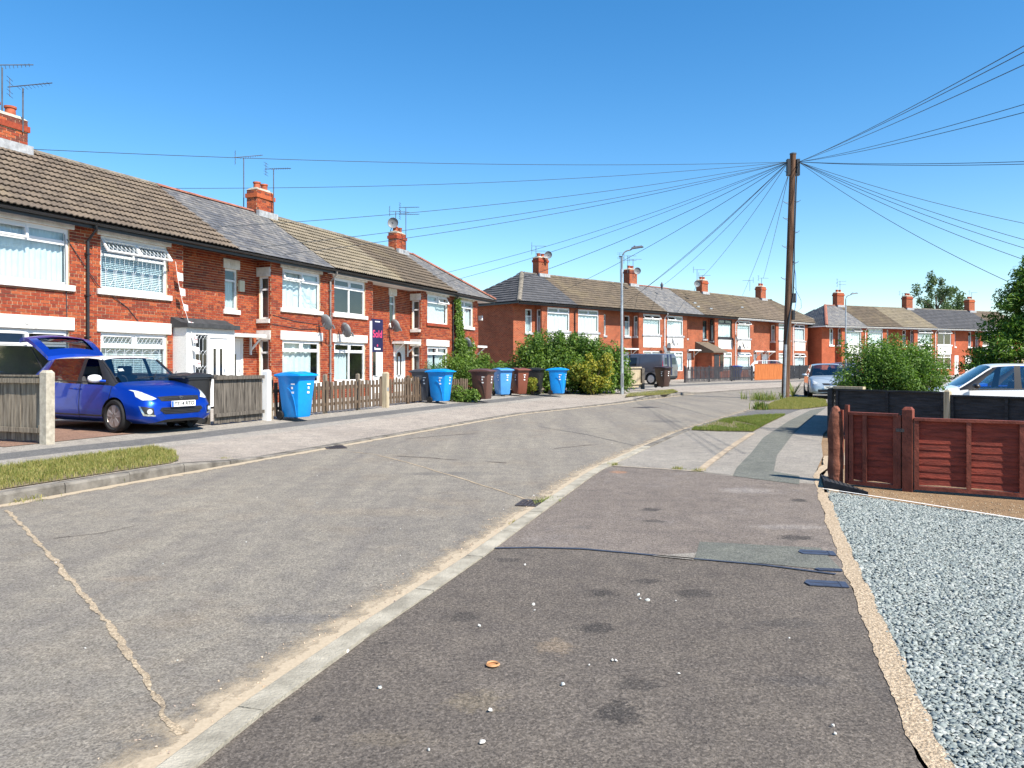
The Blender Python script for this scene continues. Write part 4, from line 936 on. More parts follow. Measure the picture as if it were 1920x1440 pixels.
# porch of the leaded-window house
p = HB; px0, px1, pd = 2.68, 4.52, -.5
b = MB(); b.box(px0, px0+.12, pd+.07, -.012, 0, 2.26); b.box(px0, px0+.33, pd, pd+.07, 0, 2.26); b.box(px1-.12, px1, pd+.07, .56, 0, 2.26); b.box(px1-.30, px1, pd, pd+.07, 0, 2.26); b.box(px0+.33, px1-.30, pd, pd+.07, 2.08, 2.26)
po = b.build('porch', M['pebble'], p)
door(p, 3.52, 4.20, .05, 2.0, pd+.02, 'upvc', [(.17, .26, .85, 1.65), (.42, .51, .85, 1.65)])
fr = MB(); fr.box(3.01, 3.44, pd+.015, pd+.065, 0, .35); wo = fr.build('porch_window', M['upvc'], p)
MB().box(3.03, 3.43, pd+.03, pd+.04, .35, 2.08).build('pane', M['glassdark'], wo)
lz = MB(); y = pd+.022
for k in range(4):
    z0 = .35+k*.43
    for i in range(3):
        x = 3.03+.133*i; hx = .066
        lz.tube([(x, y, z0), (x, y, z0+.30), (x+hx, y, z0+.38), (x+2*hx, y, z0+.30)], .006, 4); lz.tube([(x+hx, y, z0+.38), (x, y, z0+.44)], .006, 4); lz.tube([(x+hx, y, z0+.38), (x+2*hx, y, z0+.44)], .006, 4)
lz.build('leading', M['leading'], wo)
r = MB(); r.prismx([(pd-.12, 2.26), (pd-.12, 2.38), (pd+.1, 2.40), (pd+.45, 2.55), (.575, 2.55), (.575, 2.26)], px0-.08, px1+.10); r.build('porch_roof', mk('porch_felt', (.045,.047,.05), .25, 5, .8), p)
canopy(HC, .05, 1.65, .57, 2.10, .55); canopy(HE, .45, 1.9, .57, 2.12, .6); canopy(HF, 3.1, 4.3, .57, 2.1, .6)
MB().box(.98, 1.2, .50, .578, 3.55, 3.9).build('alarm_box', mk('alarm_cream', (.62,.56,.40), .05, 3, .5), HC)
MB().box(4.1, 4.2, .43, .578, 2.6, 2.8).build('alarm_box', M['white'], HE)
bd = MB(); bd.box(4.452, 4.56, .35, .6, 3.6, 3.85); bd.build('alarm_box', M['white'], HF)
# small cables clipped to the fronts
for Hs, pts in ((HB, [(-.55, -.02, 4.3), (-.5, -.02, 2.5), (-.48, -.02, 1.2)]), (HB, [(-.5, -.02, 4.2), (.3, -.05, 3.2), (1.2, -.02, 2.7), (1.7, -.02, 2.2)]), (HC, [(1.9, -.02, 2.85), (3.0, -.02, 2.7), (4.3, -.02, 2.65)]), (HC, [(1.85, -.02, 2.55), (3.3, -.02, 2.45), (4.2, -.02, 2.48)]), (HD, [(3.0, .56, 2.5), (4.4, .56, 2.45), (5.0, .56, 2.5)])):
    MB().tube(pts, .010, 5).build('wall_cable', M['cable'], Hs)
dish(R1, 9.15, .02, 2.95, math.radians(76), 'grey satellite dish on the wall left of the tall downpipe', .27)
dish(R1, 10.35, .02, 2.72, math.radians(76), 'grey satellite dish just above the white lintel right of the downpipe', .26)
dish(R1, 14.9, -.57, 3.1, math.radians(76), 'grey satellite dish between the two narrow upper windows', .26)
dish(R1, 20.9, .02, 2.55, math.radians(76), 'small satellite dish among the ivy of the end house', .22)
# bunting
bt = empty('bunting', R1(2.62, .12, ZG), R1.rz, 'string of white bunting flags with red crosses hanging beside the porch', 'bunting')
bp_ = [(0, -.05, 4.05), (.05, -.10, 3.5), (.10, -.18, 3.0), (.16, -.3, 2.55), (.20, -.42, 2.1), (.24, -.5, 1.6), (.26, -.5, .9)]
MB().tube(bp_, .006, 4).build('string', M['white'], bt)
redm = mk('flag_red', (.55,.02,.03), .05, 5, .8); fl = mk('flag_white', (.76,.74,.74), .04, 5, .9)
for i, (t, s) in enumerate(((.5, .17), (1.3, .16), (2.2, .14), (3.25, .16), (4.1, .15), (4.7, .15), (5.3, .15))):
    k = int(t); q = Vector(bp_[k]).lerp(Vector(bp_[min(k+1, 6)]), t-k); a = random.uniform(-.3, .3)
    U = Vector((math.cos(a), -.35, -.25)).normalized(); D = Vector((.1, -.05, -1)).normalized()
    f = MB(); f.open = True; f.add([q, q+U*s*.5+Vector((0, .02, 0)), q+U*s, q+D*s*1.35, q+D*s*1.3+U*s*.5-Vector((0, .02, 0)), q+D*s*1.2+U*s*.9], [(0, 1, 4, 3), (1, 2, 5, 4)])
    fo = f.build('flag', fl, bt)
    if i in (3, 4, 6):
        n = U.cross(D).normalized()*-.004
        c = MB(); c.quad(q+U*s*.44+n, q+U*s*.54+n, q+U*s*.52+D*s*1.2+n, q+U*s*.42+D*s*1.2+n); c.quad(q+D*s*.5+n*1.2, q+D*s*.5+U*s*.9+n*1.2, q+D*s*.6+U*s*.9+n*1.2, q+D*s*.6+n*1.2); c.build('cross', redm, fo)
# ---------------------------------------------------------------- second and third terraces
def r2win(z, u, l, k=0): return [('bay', .42, 2.52, 3.40-k, 4.92-k, dict(u, sill=u.get('sill', 'lead'), lint=None)), ('bay', .42, 2.52, .65, 2.2, dict(l, sill=None, lint=None))]
c2 = dict(zr=7.5, ze=5.15, yr=3.3, wall='wall2', panel=(2.44, 3.25))
nr2 = LY(top=1, low=1, tr=.45, plain=1, lint=None, sill='lead', cur='half'); nw = ('rec', 3.35, 3.95, 3.25, 4.75, nr2); ns = ('side', .1, .46, 3.25, 4.75, dict(nr2, room=.3))
W2 = [LY(cur='half'), LY(cur='half'), LY(cur='half', open=(0, 1), ang=30), LY(cur='half', open=(0,), ang=25), LY(mat='blackup', cur='half', sill='blackup'), LY(cur='half', open=(0, 1), ang=38), LY(cur='half'), LY(cur='half')]
L2 = [LY(cur='net')]*5+[LY(cur='net', open=(0, 1), ang=38), LY(cur='net'), LY(cur='half', open=(1,), ang=30)]
RF2 = [('tile', 'tile_grey'), ('tile', 'tile_dark'), ('tile', 'tile_dark'), ('slate', 'slate'), ('tile', 'tile_dark'), ('tile', 'tile_dark'), ('tile', 'tile_brown'), ('tile', 'tile_dark')]
LAB2 = ['end house of the middle terrace with new grey hipped roof, behind the big hedge', 'middle terrace house second from its left end, white panel above the hedge', 'middle terrace house behind the far lamp post, two top lights open', 'middle terrace house with the only slate roof in its row',
        'middle terrace house with black window frames', 'middle terrace house with white windows propped wide open upstairs and down', 'middle terrace house directly behind the telegraph pole', 'right end house of the middle terrace with a side porch']
H2 = []
for i in range(8):
    P = dict(c2, win=r2win(0, W2[i], L2[i]), roof=RF2[i], ridge='ridge_red' if i == 3 else 'ridge_grey', gut='gutter' if i < 5 else 'white')
    mir = (i % 2 == 0); x0 = 5*i
    if i not in (5, 6, 7): P['win'] = P['win']+[nw if i != 4 else ('rec', 3.35, 3.9, 3.25, 4.75, dict(nr2, mat='blackup'))]
    if mir: P['win'] = P['win']+[ns if i != 4 else ('side', .1, .46, 3.1, 4.9, dict(nr2, mat='blackup', room=.3))]
    if i == 0: P.update(hipL=1, endL=1)
    else: P['doors'] = [(3.55, 4.4, 2.0, 'white' if i != 4 else 'blackup', glz2)]
    if i == 7: P.update(hipR=1, endR=1)
    if not mir: P['pipe'] = (.03, 'gutter' if i == 1 else 'white')
    H2.append(house(R2, x0, 5.0, mir, P, LAB2[i], group=None))
for i in (1, 3, 5, 7): chimney(H2[i], .1, 3.3, 7.5, 8.72 if i != 5 else 8.6, .95, .6, near=False)
for i, x0, x1 in ((2, .1, 1.9), (3, 3.2, 4.9), (5, 3.2, 4.6), (6, .3, 1.7)): canopy(H2[i], x0, x1, .57, 2.25, .65, 'white' if i in (3, 5) else 'stone')
pr = MB(); pr.box(.15, 1.85, -.9, .57, 0, 2.1); po = pr.build('porch', M['wall2'], H2[4])
MB().prismx([(-1.15, 2.1), (-1.15, 2.2), (.57, 3.0), (.57, 2.1)], .0, 2.0).build('porch_roof', M['tile_dark'], H2[4])
MB().box(.45, 1.15, -.93, -.902, .05, 1.95).build('porch_door', M['blackup'], H2[4]); MB().box(1.3, 1.75, -.93, -.902, .6, 1.95).build('porch_window', M['glassdark'], H2[4])
pr = MB(); pr.box(3.0, 6.6, 1.0, 4.2, 0, 2.3); pr.build('side_porch', M['wall2'], H2[7]); MB().prismx([(.75, 2.25), (.75, 2.38), (2.6, 3.5), (4.3, 2.4), (4.3, 2.25)], 2.9, 6.8).build('porch_roof', M['tile_dark'], H2[7]); door(H2[7], 5.0, 5.8, .05, 2.0, .95, 'white', glz2)
for i, (x, z) in ((4, (.9, 6.2)), (4, (2.2, 5.75)), (4, (.6, 5.85)), (5, (3.2, 6.2))):
    t = (z-5.13)/(7.5-5.13); y = -.3+3.6*t; MB().box(x-.18, x+.18, y-.15, y+.12, z-.02, z+.09).build('roof_vent', M['metal'], H2[i])
c3 = dict(zr=7.1, ze=4.85, yr=3.3, wall='wall3', panel=(2.2, 3.05), gut='white')
RF3 = [('slate', 'slate'), ('tile', 'tile_dark'), ('tile', 'tile_tan'), ('tile', 'tile_grey'), ('tile', 'tile_grey'), ('tile', 'tile_brown')]
LAB3 = ['end house of the farthest terrace with slate hip, right of the telegraph pole', 'farthest terrace house with brown roof, second from its left end', 'farthest terrace house with light tan roof', 'farthest terrace house with dark grey roof just above the round shrub', 'farthest terrace house with grey roof partly behind the conifer', 'farthest terrace house almost hidden behind the conifer']
H3 = []
for i in range(6):
    mir = i % 2 == 0
    P = dict(c3, win=r2win(0, LY(cur=('half', 'net', 'half')[i % 3] if i < 3 else None, open=(0, 1) if i in (2, 3) else ((1,) if i == 0 else ()), low=2 if i in (2, 3) else 1, ang=35, sill='white'), LY(cur=None, low=2), .25), roof=RF3[i], ridge='ridge_red' if i == 0 else 'ridge_grey')
    P['win'] = P['win']+[('rec', 3.5, 4.0, 3.0, 4.6, dict(nr2, sill='white'))]
    if mir: P['win'] = P['win']+[('side', .1, .46, 3.0, 4.6, dict(nr2, sill='white', room=.3))]
    if i == 0: P.update(hipL=1, endL=1)
    else: P['doors'] = [(3.55, 4.4, 2.0, 'white', glz2)]
    if not mir: P['pipe'] = (.03, 'white')
    H3.append(house(R3, 5*i, 5.0, mir, P, LAB3[i]))
for i in (1, 3, 5): chimney(H3[i], .1, 3.3, 7.1, 8.45, .95, .6, near=False)
dish(R2, 14.6, .02, 2.5, .3, 'satellite dish by the white downpipe of the slate roofed middle house', .32)
dish(R2, 24.6, .02, 3.6, .5, 'satellite dish by the downpipe right of the black framed window', .32)
dish(R2, 25.7, .02, 3.0, .5, 'satellite dish on the white panel of the propped open house', .32)
dish(R2, 15.6, .02, 3.1, .4, 'satellite dish on the white panel below the slate roofed house window', .3)
# ================================================================ vehicles
HATCH = [(-1.90,-1.88,-1.86,.60,.36,.62,.60,.62,.86,.58,.92,.94),(-1.86,-1.84,-1.80,.74,.26,.78,.60,.76,.93,.66,1.0,1.02),(-1.72,-1.74,-1.66,.80,.21,.83,.60,.79,.97,.65,1.20,1.22),(-1.45,-1.50,-1.46,.82,.20,.845,.60,.80,.97,.60,1.40,1.44),
 (-1.0,-1.27,-1.15,.82,.19,.845,.58,.80,.955,.60,1.44,1.49),(-.8,-.98,-.88,.82,.18,.845,.57,.80,.95,.605,1.455,1.505),(-.10,-.10,-.12,.82,.18,.84,.56,.80,.93,.61,1.46,1.51),(0,0,-.03,.82,.18,.84,.56,.80,.928,.61,1.46,1.512),
 (.5,.80,.26,.82,.18,.84,.55,.80,.915,.605,1.44,1.50),(.7,.95,.37,.82,.18,.842,.55,.795,.91,.59,1.415,1.475),(1.0,1.02,1.00,.82,.18,.845,.55,.78,.90,.67,.955,.985),(1.3,1.3,1.28,.82,.18,.845,.54,.745,.865,.60,.925,.952),
 (1.6,1.58,1.54,.80,.18,.82,.53,.69,.785,.54,.855,.875),(1.78,1.75,1.71,.75,.19,.77,.51,.635,.69,.48,.755,.77),(1.88,1.86,1.82,.64,.21,.655,.48,.56,.60,.44,.665,.675),(1.92,1.91,1.88,.50,.26,.50,.43,.46,.53,.36,.60,.61)]
VAN = [(-2.20,-2.20,-2.15,.76,.38,.82,.70,.82,1.08,.70,1.70,1.76),(-2.16,-2.16,-2.10,.84,.30,.90,.70,.88,1.08,.75,1.76,1.83),(-2.0,-2.0,-1.95,.86,.26,.92,.70,.90,1.08,.77,1.79,1.86),(-1.2,-1.2,-1.2,.86,.24,.92,.68,.90,1.08,.775,1.80,1.87),
 (-.5,-.5,-.5,.86,.24,.92,.68,.90,1.08,.775,1.80,1.87),(.15,.15,.15,.86,.24,.92,.68,.90,1.08,.775,1.80,1.87),(.25,.25,.22,.86,.24,.92,.68,.90,1.07,.77,1.79,1.86),(.7,.95,.5,.86,.24,.92,.66,.89,1.05,.75,1.75,1.83),
 (.9,1.15,.62,.86,.24,.92,.66,.88,1.04,.72,1.72,1.80),(1.3,1.32,1.32,.86,.24,.92,.64,.86,1.02,.72,1.12,1.16),(1.65,1.63,1.6,.86,.24,.90,.62,.80,.98,.66,1.06,1.09),(1.95,1.93,1.88,.82,.24,.84,.58,.74,.86,.58,.93,.96),
 (2.12,2.10,2.05,.70,.26,.72,.54,.64,.72,.5,.78,.80),(2.18,2.16,2.12,.55,.30,.56,.5,.5,.62,.4,.68,.69)]
def paint(name, c, coat=1.0, rough=.32, metal=.0):
    m, N, L, B = new_mat(name); B.inputs['Base Color'].default_value = c4(c); B.inputs['Roughness'].default_value = rough; B.inputs['Metallic'].default_value = metal
    B.inputs['Coat Weight'].default_value = coat; B.inputs['Coat Roughness'].default_value = .03
    pos = wpos(N); L.new(mix(N, L, noise(N, L, pos, 6, 6), tuple(x*.9 for x in c), tuple(min(1, x*1.08) for x in c)), B.inputs['Base Color']); return m
CARDARK = mk('car_trim_black', (.016,.016,.018), .1, 5, .5, .4); HEADL = mk('headlamp_lens', (.62,.66,.68), .25, 18, .08, .8, .25); CHROME = mk('chrome', (.62,.63,.65), .05, 5, .15, .5, .9)
ALLOY = mk('alloy', (.30,.27,.25), .1, 5, .35, .5, .6); ALLOYB = mk('alloy_bright', (.55,.55,.56), .1, 5, .3, .5, .7); PLATEW = mk('plate_white', (.78,.78,.72), .03, 5, .4); PLATEY = mk('plate_yellow', (.75,.52,.04), .03, 5, .4); TAILR = mk('tail_lamp', (.45,.02,.03), .1, 5, .15, .6)
SEATM = mk('seat_black', (.05,.05,.055), .1, 5, .8); PLBLUE = mk('plate_blue', (.02,.12,.55), .05, 5, .4)
def car(name, loc, rz, ST, label, cat, body, roof=None, axles=(1.08, -1.33), wr=.30, glass='glassd', scale=(1, 1, 1), gside=((4, 5), (5, 6), (7, 8)), wscell=9, rearcell=2, roofcells=range(3, 9), pillar=((6, 7), (8, 9), (9, 10)), spokes=5, alloy=None, interior=True, openwin=None):
    root = empty(name, loc, rz, label, cat)
    vs = []; fs = []; mi = []; n = len(ST); K = 14; sx, sy, sz = scale
    for xb, xs, xr, w1, zb, w2, z2, ws, zs, wR, zR, zc in ST:
        half = [(xb, 0, zb), (xb, w1*.8, zb), (xb, w1, zb+.09), ((xb+xs)/2 if abs(xs-xb) < .3 else xb, w2, z2), (xs, ws, zs), (xr, wR, zR), (xr+(.02 if xr > .9 else 0), wR*.6, zc-.008), (xr+(.03 if xr > .9 else 0), 0, zc)]
        ring = half+[(p[0], -p[1], p[2]) for p in half[6:0:-1]]
        vs += [(p[0]*sx, p[1]*sy, p[2]*sz) for p in ring]
    def cellmat(i, s):
        if s == 4 and any(i == a for a, b in gside): return 1
        if s in (5, 6) and i in (wscell, rearcell): return 1
        if s == 4 and any(i == a for a, b in pillar): return 3
        if s in (5, 6) and i in roofcells: return 2
        if s == 0: return 3
        return 0
    for i in range(n-1):
        for k in range(K):
            fs.append((i*K+k, (i+1)*K+k, (i+1)*K+(k+1) % K, i*K+(k+1) % K)); s = k if k < 7 else 13-k; mi.append(cellmat(i, s))
    fs.append(tuple(range(K))); mi.append(0); fs.append(tuple(range((n-1)*K, n*K))[::-1]); mi.append(0)
    me = bpy.data.meshes.new('body'); me.from_pydata(vs, [], fs)
    mats = [body, M[glass], roof or body, CARDARK]
    for m in mats: me.materials.append(m)
    me.polygons.foreach_set('material_index', mi)
    bm = bmesh.new(); bm.from_mesh(me); bmesh.ops.recalc_face_normals(bm, faces=bm.faces)
    cl = bm.edges.layers.float.get('crease_edge') or bm.edges.layers.float.new('crease_edge')
    for e in bm.edges:
        ks = {v.index % K for v in e.verts}; ii = [v.index//K for v in e.verts]
        m2 = {f.material_index for f in e.link_faces}
        if len(m2) > 1: e[cl] = .75
        elif ks <= {4, 10} and len(ks) == 1: e[cl] = .45
        elif (ks == {2} or ks == {12}): e[cl] = .5
    bm.to_mesh(me); bm.free()
    tmp = bpy.data.objects.new('tmp', me); COL.objects.link(tmp)
    sb = tmp.modifiers.new('s', 'SUBSURF'); sb.levels = sb.render_levels = 2
    cut = MB()
    for ax in axles:
        for sd in (-1, 1):
            a, b = (.50*sy, 1.2*sy) if sd > 0 else (-1.2*sy, -.50*sy)
            cut.lathe([(wr*1.16, a), (wr*1.16, b)], (ax*sx, 0, wr), 'y', 32)
    cm = cut.mesh('cut'); [cm.materials.append(m) for m in mats]; cm.polygons.foreach_set('material_index', [3]*len(cm.polygons))
    b2 = bmesh.new(); b2.from_mesh(cm); bmesh.ops.recalc_face_normals(b2, faces=b2.faces); b2.to_mesh(cm); b2.free()
    co = bpy.data.objects.new('cut', cm); COL.objects.link(co)
    bo = tmp.modifiers.new('b', 'BOOLEAN'); bo.object = co; bo.operation = 'DIFFERENCE'; bo.solver = 'EXACT'
    dg = bpy.context.evaluated_depsgraph_get(); dg.update()
    full = bpy.data.meshes.new_from_object(tmp.evaluated_get(dg))
    bpy.data.objects.remove(tmp); bpy.data.objects.remove(co)
    bmf = bmesh.new(); bmf.from_mesh(full); bvh = BVHTree.FromBMesh(bmf)
    def sub(idx, nm, mat, pick=None):
        q = bmf.copy(); dl = [f for f in q.faces if f.material_index != idx or (pick and not pick(f.calc_center_median()))]
        bmesh.ops.delete(q, geom=dl, context='FACES')
        if not q.faces: q.free(); return None
        me2 = bpy.data.meshes.new(nm); q.to_mesh(me2); q.free(); me2.materials.clear(); me2.materials.append(mat)
        me2.polygons.foreach_set('material_index', [0]*len(me2.polygons)); me2.polygons.foreach_set('use_smooth', [True]*len(me2.polygons)); me2.set_sharp_from_angle(angle=math.radians(38)); return link(nm, me2, root)
    sub(0, 'body', body); sub(3, 'underbody_trim', CARDARK)
    if roof: sub(2, 'roof_panel', roof)
    else: sub(2, 'roof_panel', body)
    fx = ST[wscell][2]*sx-.05; rx = ST[rearcell+1][2]*sx if rearcell < 90 else -9
    sub(1, 'windscreen', M[glass], lambda c: c.x > fx and abs(c.y) < .62*sy)
    sub(1, 'rear_window', M[glass], lambda c: c.x < rx+.05 and abs(c.y) < .64*sy and c.z > 1.0)
    for sd in (-1, 1):
        for a, b in ((-9, ST[pillar[0][0]][1]*sx-.0), (ST[pillar[0][0]][1]*sx, 9)):
            if openwin and sd == openwin[0] and (b > 5) == openwin[1]: continue
            sub(1, 'side_window', M[glass], lambda c, sd=sd, a=a, b=b: c.y*sd > .5*sy and a < c.x < b and not (c.x > fx+.02 and abs(c.y) < .62*sy) and not (c.x < rx and abs(c.y) < .64*sy))
    def conform(nm, poly, mat, eps=.006, subd=4, parent=root, smooth=True, depth=.0):
        q = bmesh.new(); f = q.faces.new([q.verts.new(p) for p in poly]); bmesh.ops.triangulate(q, faces=[f])
        for _ in range(subd):
            le = [e for e in q.edges if e.calc_length() > .045]
            if not le: break
            bmesh.ops.subdivide_edges(q, edges=le, cuts=1, use_grid_fill=False); bmesh.ops.triangulate(q, faces=q.faces)
        for v in q.verts:
            r = bvh.find_nearest(v.co)
            if r[0] is not None: v.co = r[0]+r[1]*eps
        m3 = bpy.data.meshes.new(nm); q.to_mesh(m3); q.free(); m3.materials.append(mat)
        m3.polygons.foreach_set('use_smooth', [smooth]*len(m3.polygons)); return link(nm, m3, parent)
    def line(nm, pts, w, mat, eps=.003):
        q = MB(); P = []
        for a, b in zip(pts, pts[1:]):
            for k in range(8): P.append(Vector(a).lerp(Vector(b), k/8))
        P.append(Vector(pts[-1])); P = [bvh.find_nearest(p)[0]+bvh.find_nearest(p)[1]*eps for p in P]
        q.tube(P, w, 5); return q.build(nm, mat, root)
    for ax in axles:
        for sd in (-1, 1):
            y0 = .845*sy if ST is HATCH else .90*sy
            wo = MB(); ty = lambda o: sd*(y0-o)
            wo.lathe([(wr*.70, ty(.03)), (wr*.80, ty(.0)), (wr*.95, ty(.005)), (wr, ty(.03)), (wr, ty(.15)), (wr*.95, ty(.185)), (wr*.7, ty(.18))], (ax*sx, 0, wr), 'y', 36)
            w_ = wo.build('wheel', M['rubber'], root, smooth=True)
            MB().lathe([(wr*.70, ty(.028)), (wr*.66, ty(.022)), (wr*.63, ty(.05)), (wr*.60, ty(.115)), (wr*.585, ty(.115))], (ax*sx, 0, wr), 'y', 36).build('rim', ALLOY if not alloy else alloy, w_, smooth=True)
            MB().lathe([(.001, ty(.02)), (.05, ty(.022)), (.055, ty(.06)), (.05, ty(.1))], (ax*sx, 0, wr), 'y', 16).build('hub_cap', alloy or ALLOY, w_, smooth=True)
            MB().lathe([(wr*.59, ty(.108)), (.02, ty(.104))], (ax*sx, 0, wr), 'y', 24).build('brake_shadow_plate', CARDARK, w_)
            for k in range(spokes):
                for dlt in (-.16, .16):
                    t = 2*math.pi*k/spokes+.3+dlt; c_, s_ = math.cos(t), math.sin(t); sp = MB(lambda p, c_=c_, s_=s_: Vector((ax*sx+p.x*c_-p.z*s_, p.y, wr+p.x*s_+p.z*c_)))
                    yA, yB = sorted((ty(.022), ty(.06))); sp.taper((.03, .031, 0, 0), (.03, .031, 0, 0), 0, 0); sp.v = []; sp.f = []
                    sp.add([(.04, yA, -.022), (.04, yA, .022), (wr*.64, yA, .034), (wr*.64, yA, -.034), (.04, yB, -.022), (.04, yB, .022), (wr*.64, yB, .034), (wr*.64, yB, -.034)], [(0, 1, 2, 3), (4, 7, 6, 5), (0, 3, 7, 4), (1, 5, 6, 2), (0, 4, 5, 1), (2, 6, 7, 3)])
                    sp.build('spoke', ALLOYB if alloy is None else alloy, w_)
    if interior:
        for x in (-.15, -.95):
            for sd in (-1, 1):
                b = MB(); b.box((x-.1)*sx, (x+.42)*sx, (sd*.37-.25)*sy, (sd*.37+.25)*sy, .35*sz, .58*sz); b.prismy([((x-.18)*sx, .5*sz), ((x+.02)*sx, .5*sz), ((x-.12)*sx, 1.08*sz), ((x-.25)*sx, 1.08*sz)], (sd*.37-.23)*sy, (sd*.37+.23)*sy)
                b.box((x-.27)*sx, (x-.16)*sx, (sd*.37-.14)*sy, (sd*.37+.14)*sy, 1.1*sz, 1.28*sz); b.build('seat', SEATM, root, bevel=.03)
        MB().box(.62*sx, .95*sx, -.70*sy, .70*sy, .6*sz, .90*sz).build('dashboard', SEATM, root, bevel=.03)
        b = MB(); b.box(-1.4*sx, .9*sx, -.74*sy, .74*sy, .28*sz, .32*sz); b.build('cabin_floor', SEATM, root)
        tr = MB()
        for k in range(25): t = 2*math.pi*k/24; tr.v and None
        MB().tube([(.55*sx+.05*math.sin(2*math.pi*k/16), (-.37+.18*math.cos(2*math.pi*k/16))*sy, (.92+.18*math.sin(2*math.pi*k/16))*sz) for k in range(17)], .014, 6).build('steering_wheel', SEATM, root)
    return root, conform, line, bvh
def plate(par, x, y, z, w, h, txt, mat, face, blue=True, tilt=0):
    """number plate whose face looks along +x (face=1) or -x"""
    p = MB(); p.box(x-.008, x+.008, y-w/2, y+w/2, z-h/2, z+h/2); po = p.build('number_plate', mat, par, bevel=.003)
    R = Matrix.Translation((x+face*.0095, y+face*.014, z)) @ Matrix.Rotation(math.radians(90*face), 4, 'Z') @ Matrix.Rotation(math.radians(90), 4, 'X')
    text_mesh('plate_lettering', txt, h*.86, M['cable'], po, R, .0008, .003)
    if blue: yb = y-face*(w/2-.022); MB().box(x+face*.0082-.0006, x+face*.0082+.0006, yb-.02, yb+.02, z-h/2+.004, z+h/2-.004).build('plate_band', PLBLUE, po)
# --- blue hatchback with its boot lid up
BLUE = paint('paint_blue', (.003,.055,.46), coat=.45, metal=.7, rough=.33); WHT = paint('paint_white', (.80,.80,.78))
h = Vector((.875, -.484)); hr = Vector((-h.y, h.x))                   # heading, and the car's left (away from the camera)
nw_ = Vector((-7.36, 13.95)); cpos = nw_+hr*.845-h*1.08
root, conf, line, bv = car('hatchback_car', (cpos.x, cpos.y, ZG+.004), math.atan2(h.y, h.x), HATCH, 'blue hatchback with white roof and mirrors, its boot lid raised, on the driveway', 'car', BLUE, WHT, openwin=(-1, True), rearcell=99, wr=.305, scale=(1, 1, .955))
for sd in (-1, 1):
    conf('headlight', [(1.50, sd*.735, .80), (1.38, sd*.77, .845), (1.55, sd*.66, .79), (1.70, sd*.58, .72), (1.82, sd*.47, .635), (1.80, sd*.56, .585), (1.72, sd*.68, .60), (1.60, sd*.765, .69)], HEADL, .008)
    conf('fog_light_surround', [(1.86, sd*.57, .46), (1.72, sd*.72, .49), (1.76, sd*.70, .36), (1.86, sd*.56, .34)], CARDARK, .006)
    q = bv.find_nearest(Vector((1.83, sd*.62, .40))); fo = MB().lathe([(.001, .03), (.045, .028), (.05, .0)], (0, 0, 0), 'x', 16).build('fog_light', HEADL, root, smooth=True); fo.location = q[0]; fo.rotation_euler = (0, 0, math.atan2(q[1].y, q[1].x))
    conf('fog_trim', [(1.70, sd*.735, .50), (1.74, sd*.74, .50), (1.80, sd*.69, .36), (1.88, sd*.55, .335), (1.90, sd*.55, .315), (1.80, sd*.72, .33)], CHROME, .012)
    line('door_seam', [(.02, sd*.85, .92), (.02, sd*.86, .6), (.02, sd*.84, .26)], .004, CARDARK); line('door_seam', [(.98, sd*.82, .86), (.92, sd*.86, .6), (.80, sd*.85, .3)], .004, CARDARK)
    line('door_seam', [(-.98, sd*.85, .92), (-.95, sd*.86, .62), (-.86, sd*.85, .5)], .004, CARDARK)
    line('sill_trim', [(.75, sd*.86, .30), (-.9, sd*.86, .30)], .018, CARDARK, .002)
    line('waist_trim', [(.86, sd*.81, .925), (-1.0, sd*.81, .96)], .012, CARDARK, .002)
    for x in (-.12, -1.02 if sd > 0 else -1.02): MB().tube([(x-.09, sd*.855, .80), (x-.07, sd*.885, .80), (x+.07, sd*.885, .80), (x+.09, sd*.855, .80)], .014, 8).build('door_handle', BLUE, root, smooth=True)
    mr = MB(); c0 = Vector((.74, sd*.97, 1.0)); R_ = []
    for k in range(9):
        t = math.pi*k/8; R_.append((max(.002, .5*math.sin(t)**.7), -math.cos(t)))
    mo = MB(lambda p, c0=c0: c0+Vector((p.x*.13, p.z*.13, p.y*.155*1.0))); mo.lathe([(r_, h_*1.0) for r_, h_ in R_], n=16); mo.build('wing_mirror', WHT, root, smooth=2)
    MB().tube([(.80, sd*.80, .95), (.77, sd*.9, .96)], .025, 6).build('mirror_arm', BLUE, root)
    line('a_pillar', [(1.0, sd*.70, .955), (.7, sd*.645, 1.21), (.40, sd*.60, 1.43)], .026, CARDARK, -.006)
conf('grille', [(1.82, -.45, .70), (1.87, -.40, .59), (1.90, 0, .572), (1.87, .40, .59), (1.82, .45, .70), (1.84, 0, .70)], CARDARK, .007)
for k in range(5): line('grille_bar', [(1.86, -.38+.02*k, .60+.016*k), (1.90, 0, .595+.016*k), (1.86, .38-.02*k, .60+.016*k)], .003, mk('grille_bar', (.05,.05,.055), .1, 5, .4), .012)
conf('lower_grille', [(1.90, -.42, .47), (1.92, 0, .465), (1.90, .42, .47), (1.88, .46, .42), (1.89, .36, .345), (1.90, 0, .335), (1.89, -.36, .345), (1.88, -.46, .42)], CARDARK, .007)
for k in range(4): line('lower_grille_bar', [(1.88, -.40, .365+.028*k), (1.92, 0, .36+.028*k), (1.88, .40, .365+.028*k)], .006, mk('lower_bar', (.03,.03,.033), .1, 5, .4), .012)
plate(root, 1.955, .0, .53, .52, .111, 'YY14 RTO', PLATEW, 1)
Sp = [(-.5,.30),(-.05,.62),(.5,.30),(.28,.16),(-.02,.34),(-.22,.22),(.5,-.22),(.52,-.32),(0,-.64),(-.5,-.32),(-.28,-.18),(.0,-.36),(.2,-.24)]
q = bv.find_nearest(Vector((1.9, 0, .655)))[0]; MB(lambda p: Vector((q.x+.012+p.y, q.y+p.x*.10, q.z+p.z*.085))).prismy(Sp, 0, .008).build('emblem', CHROME, root)
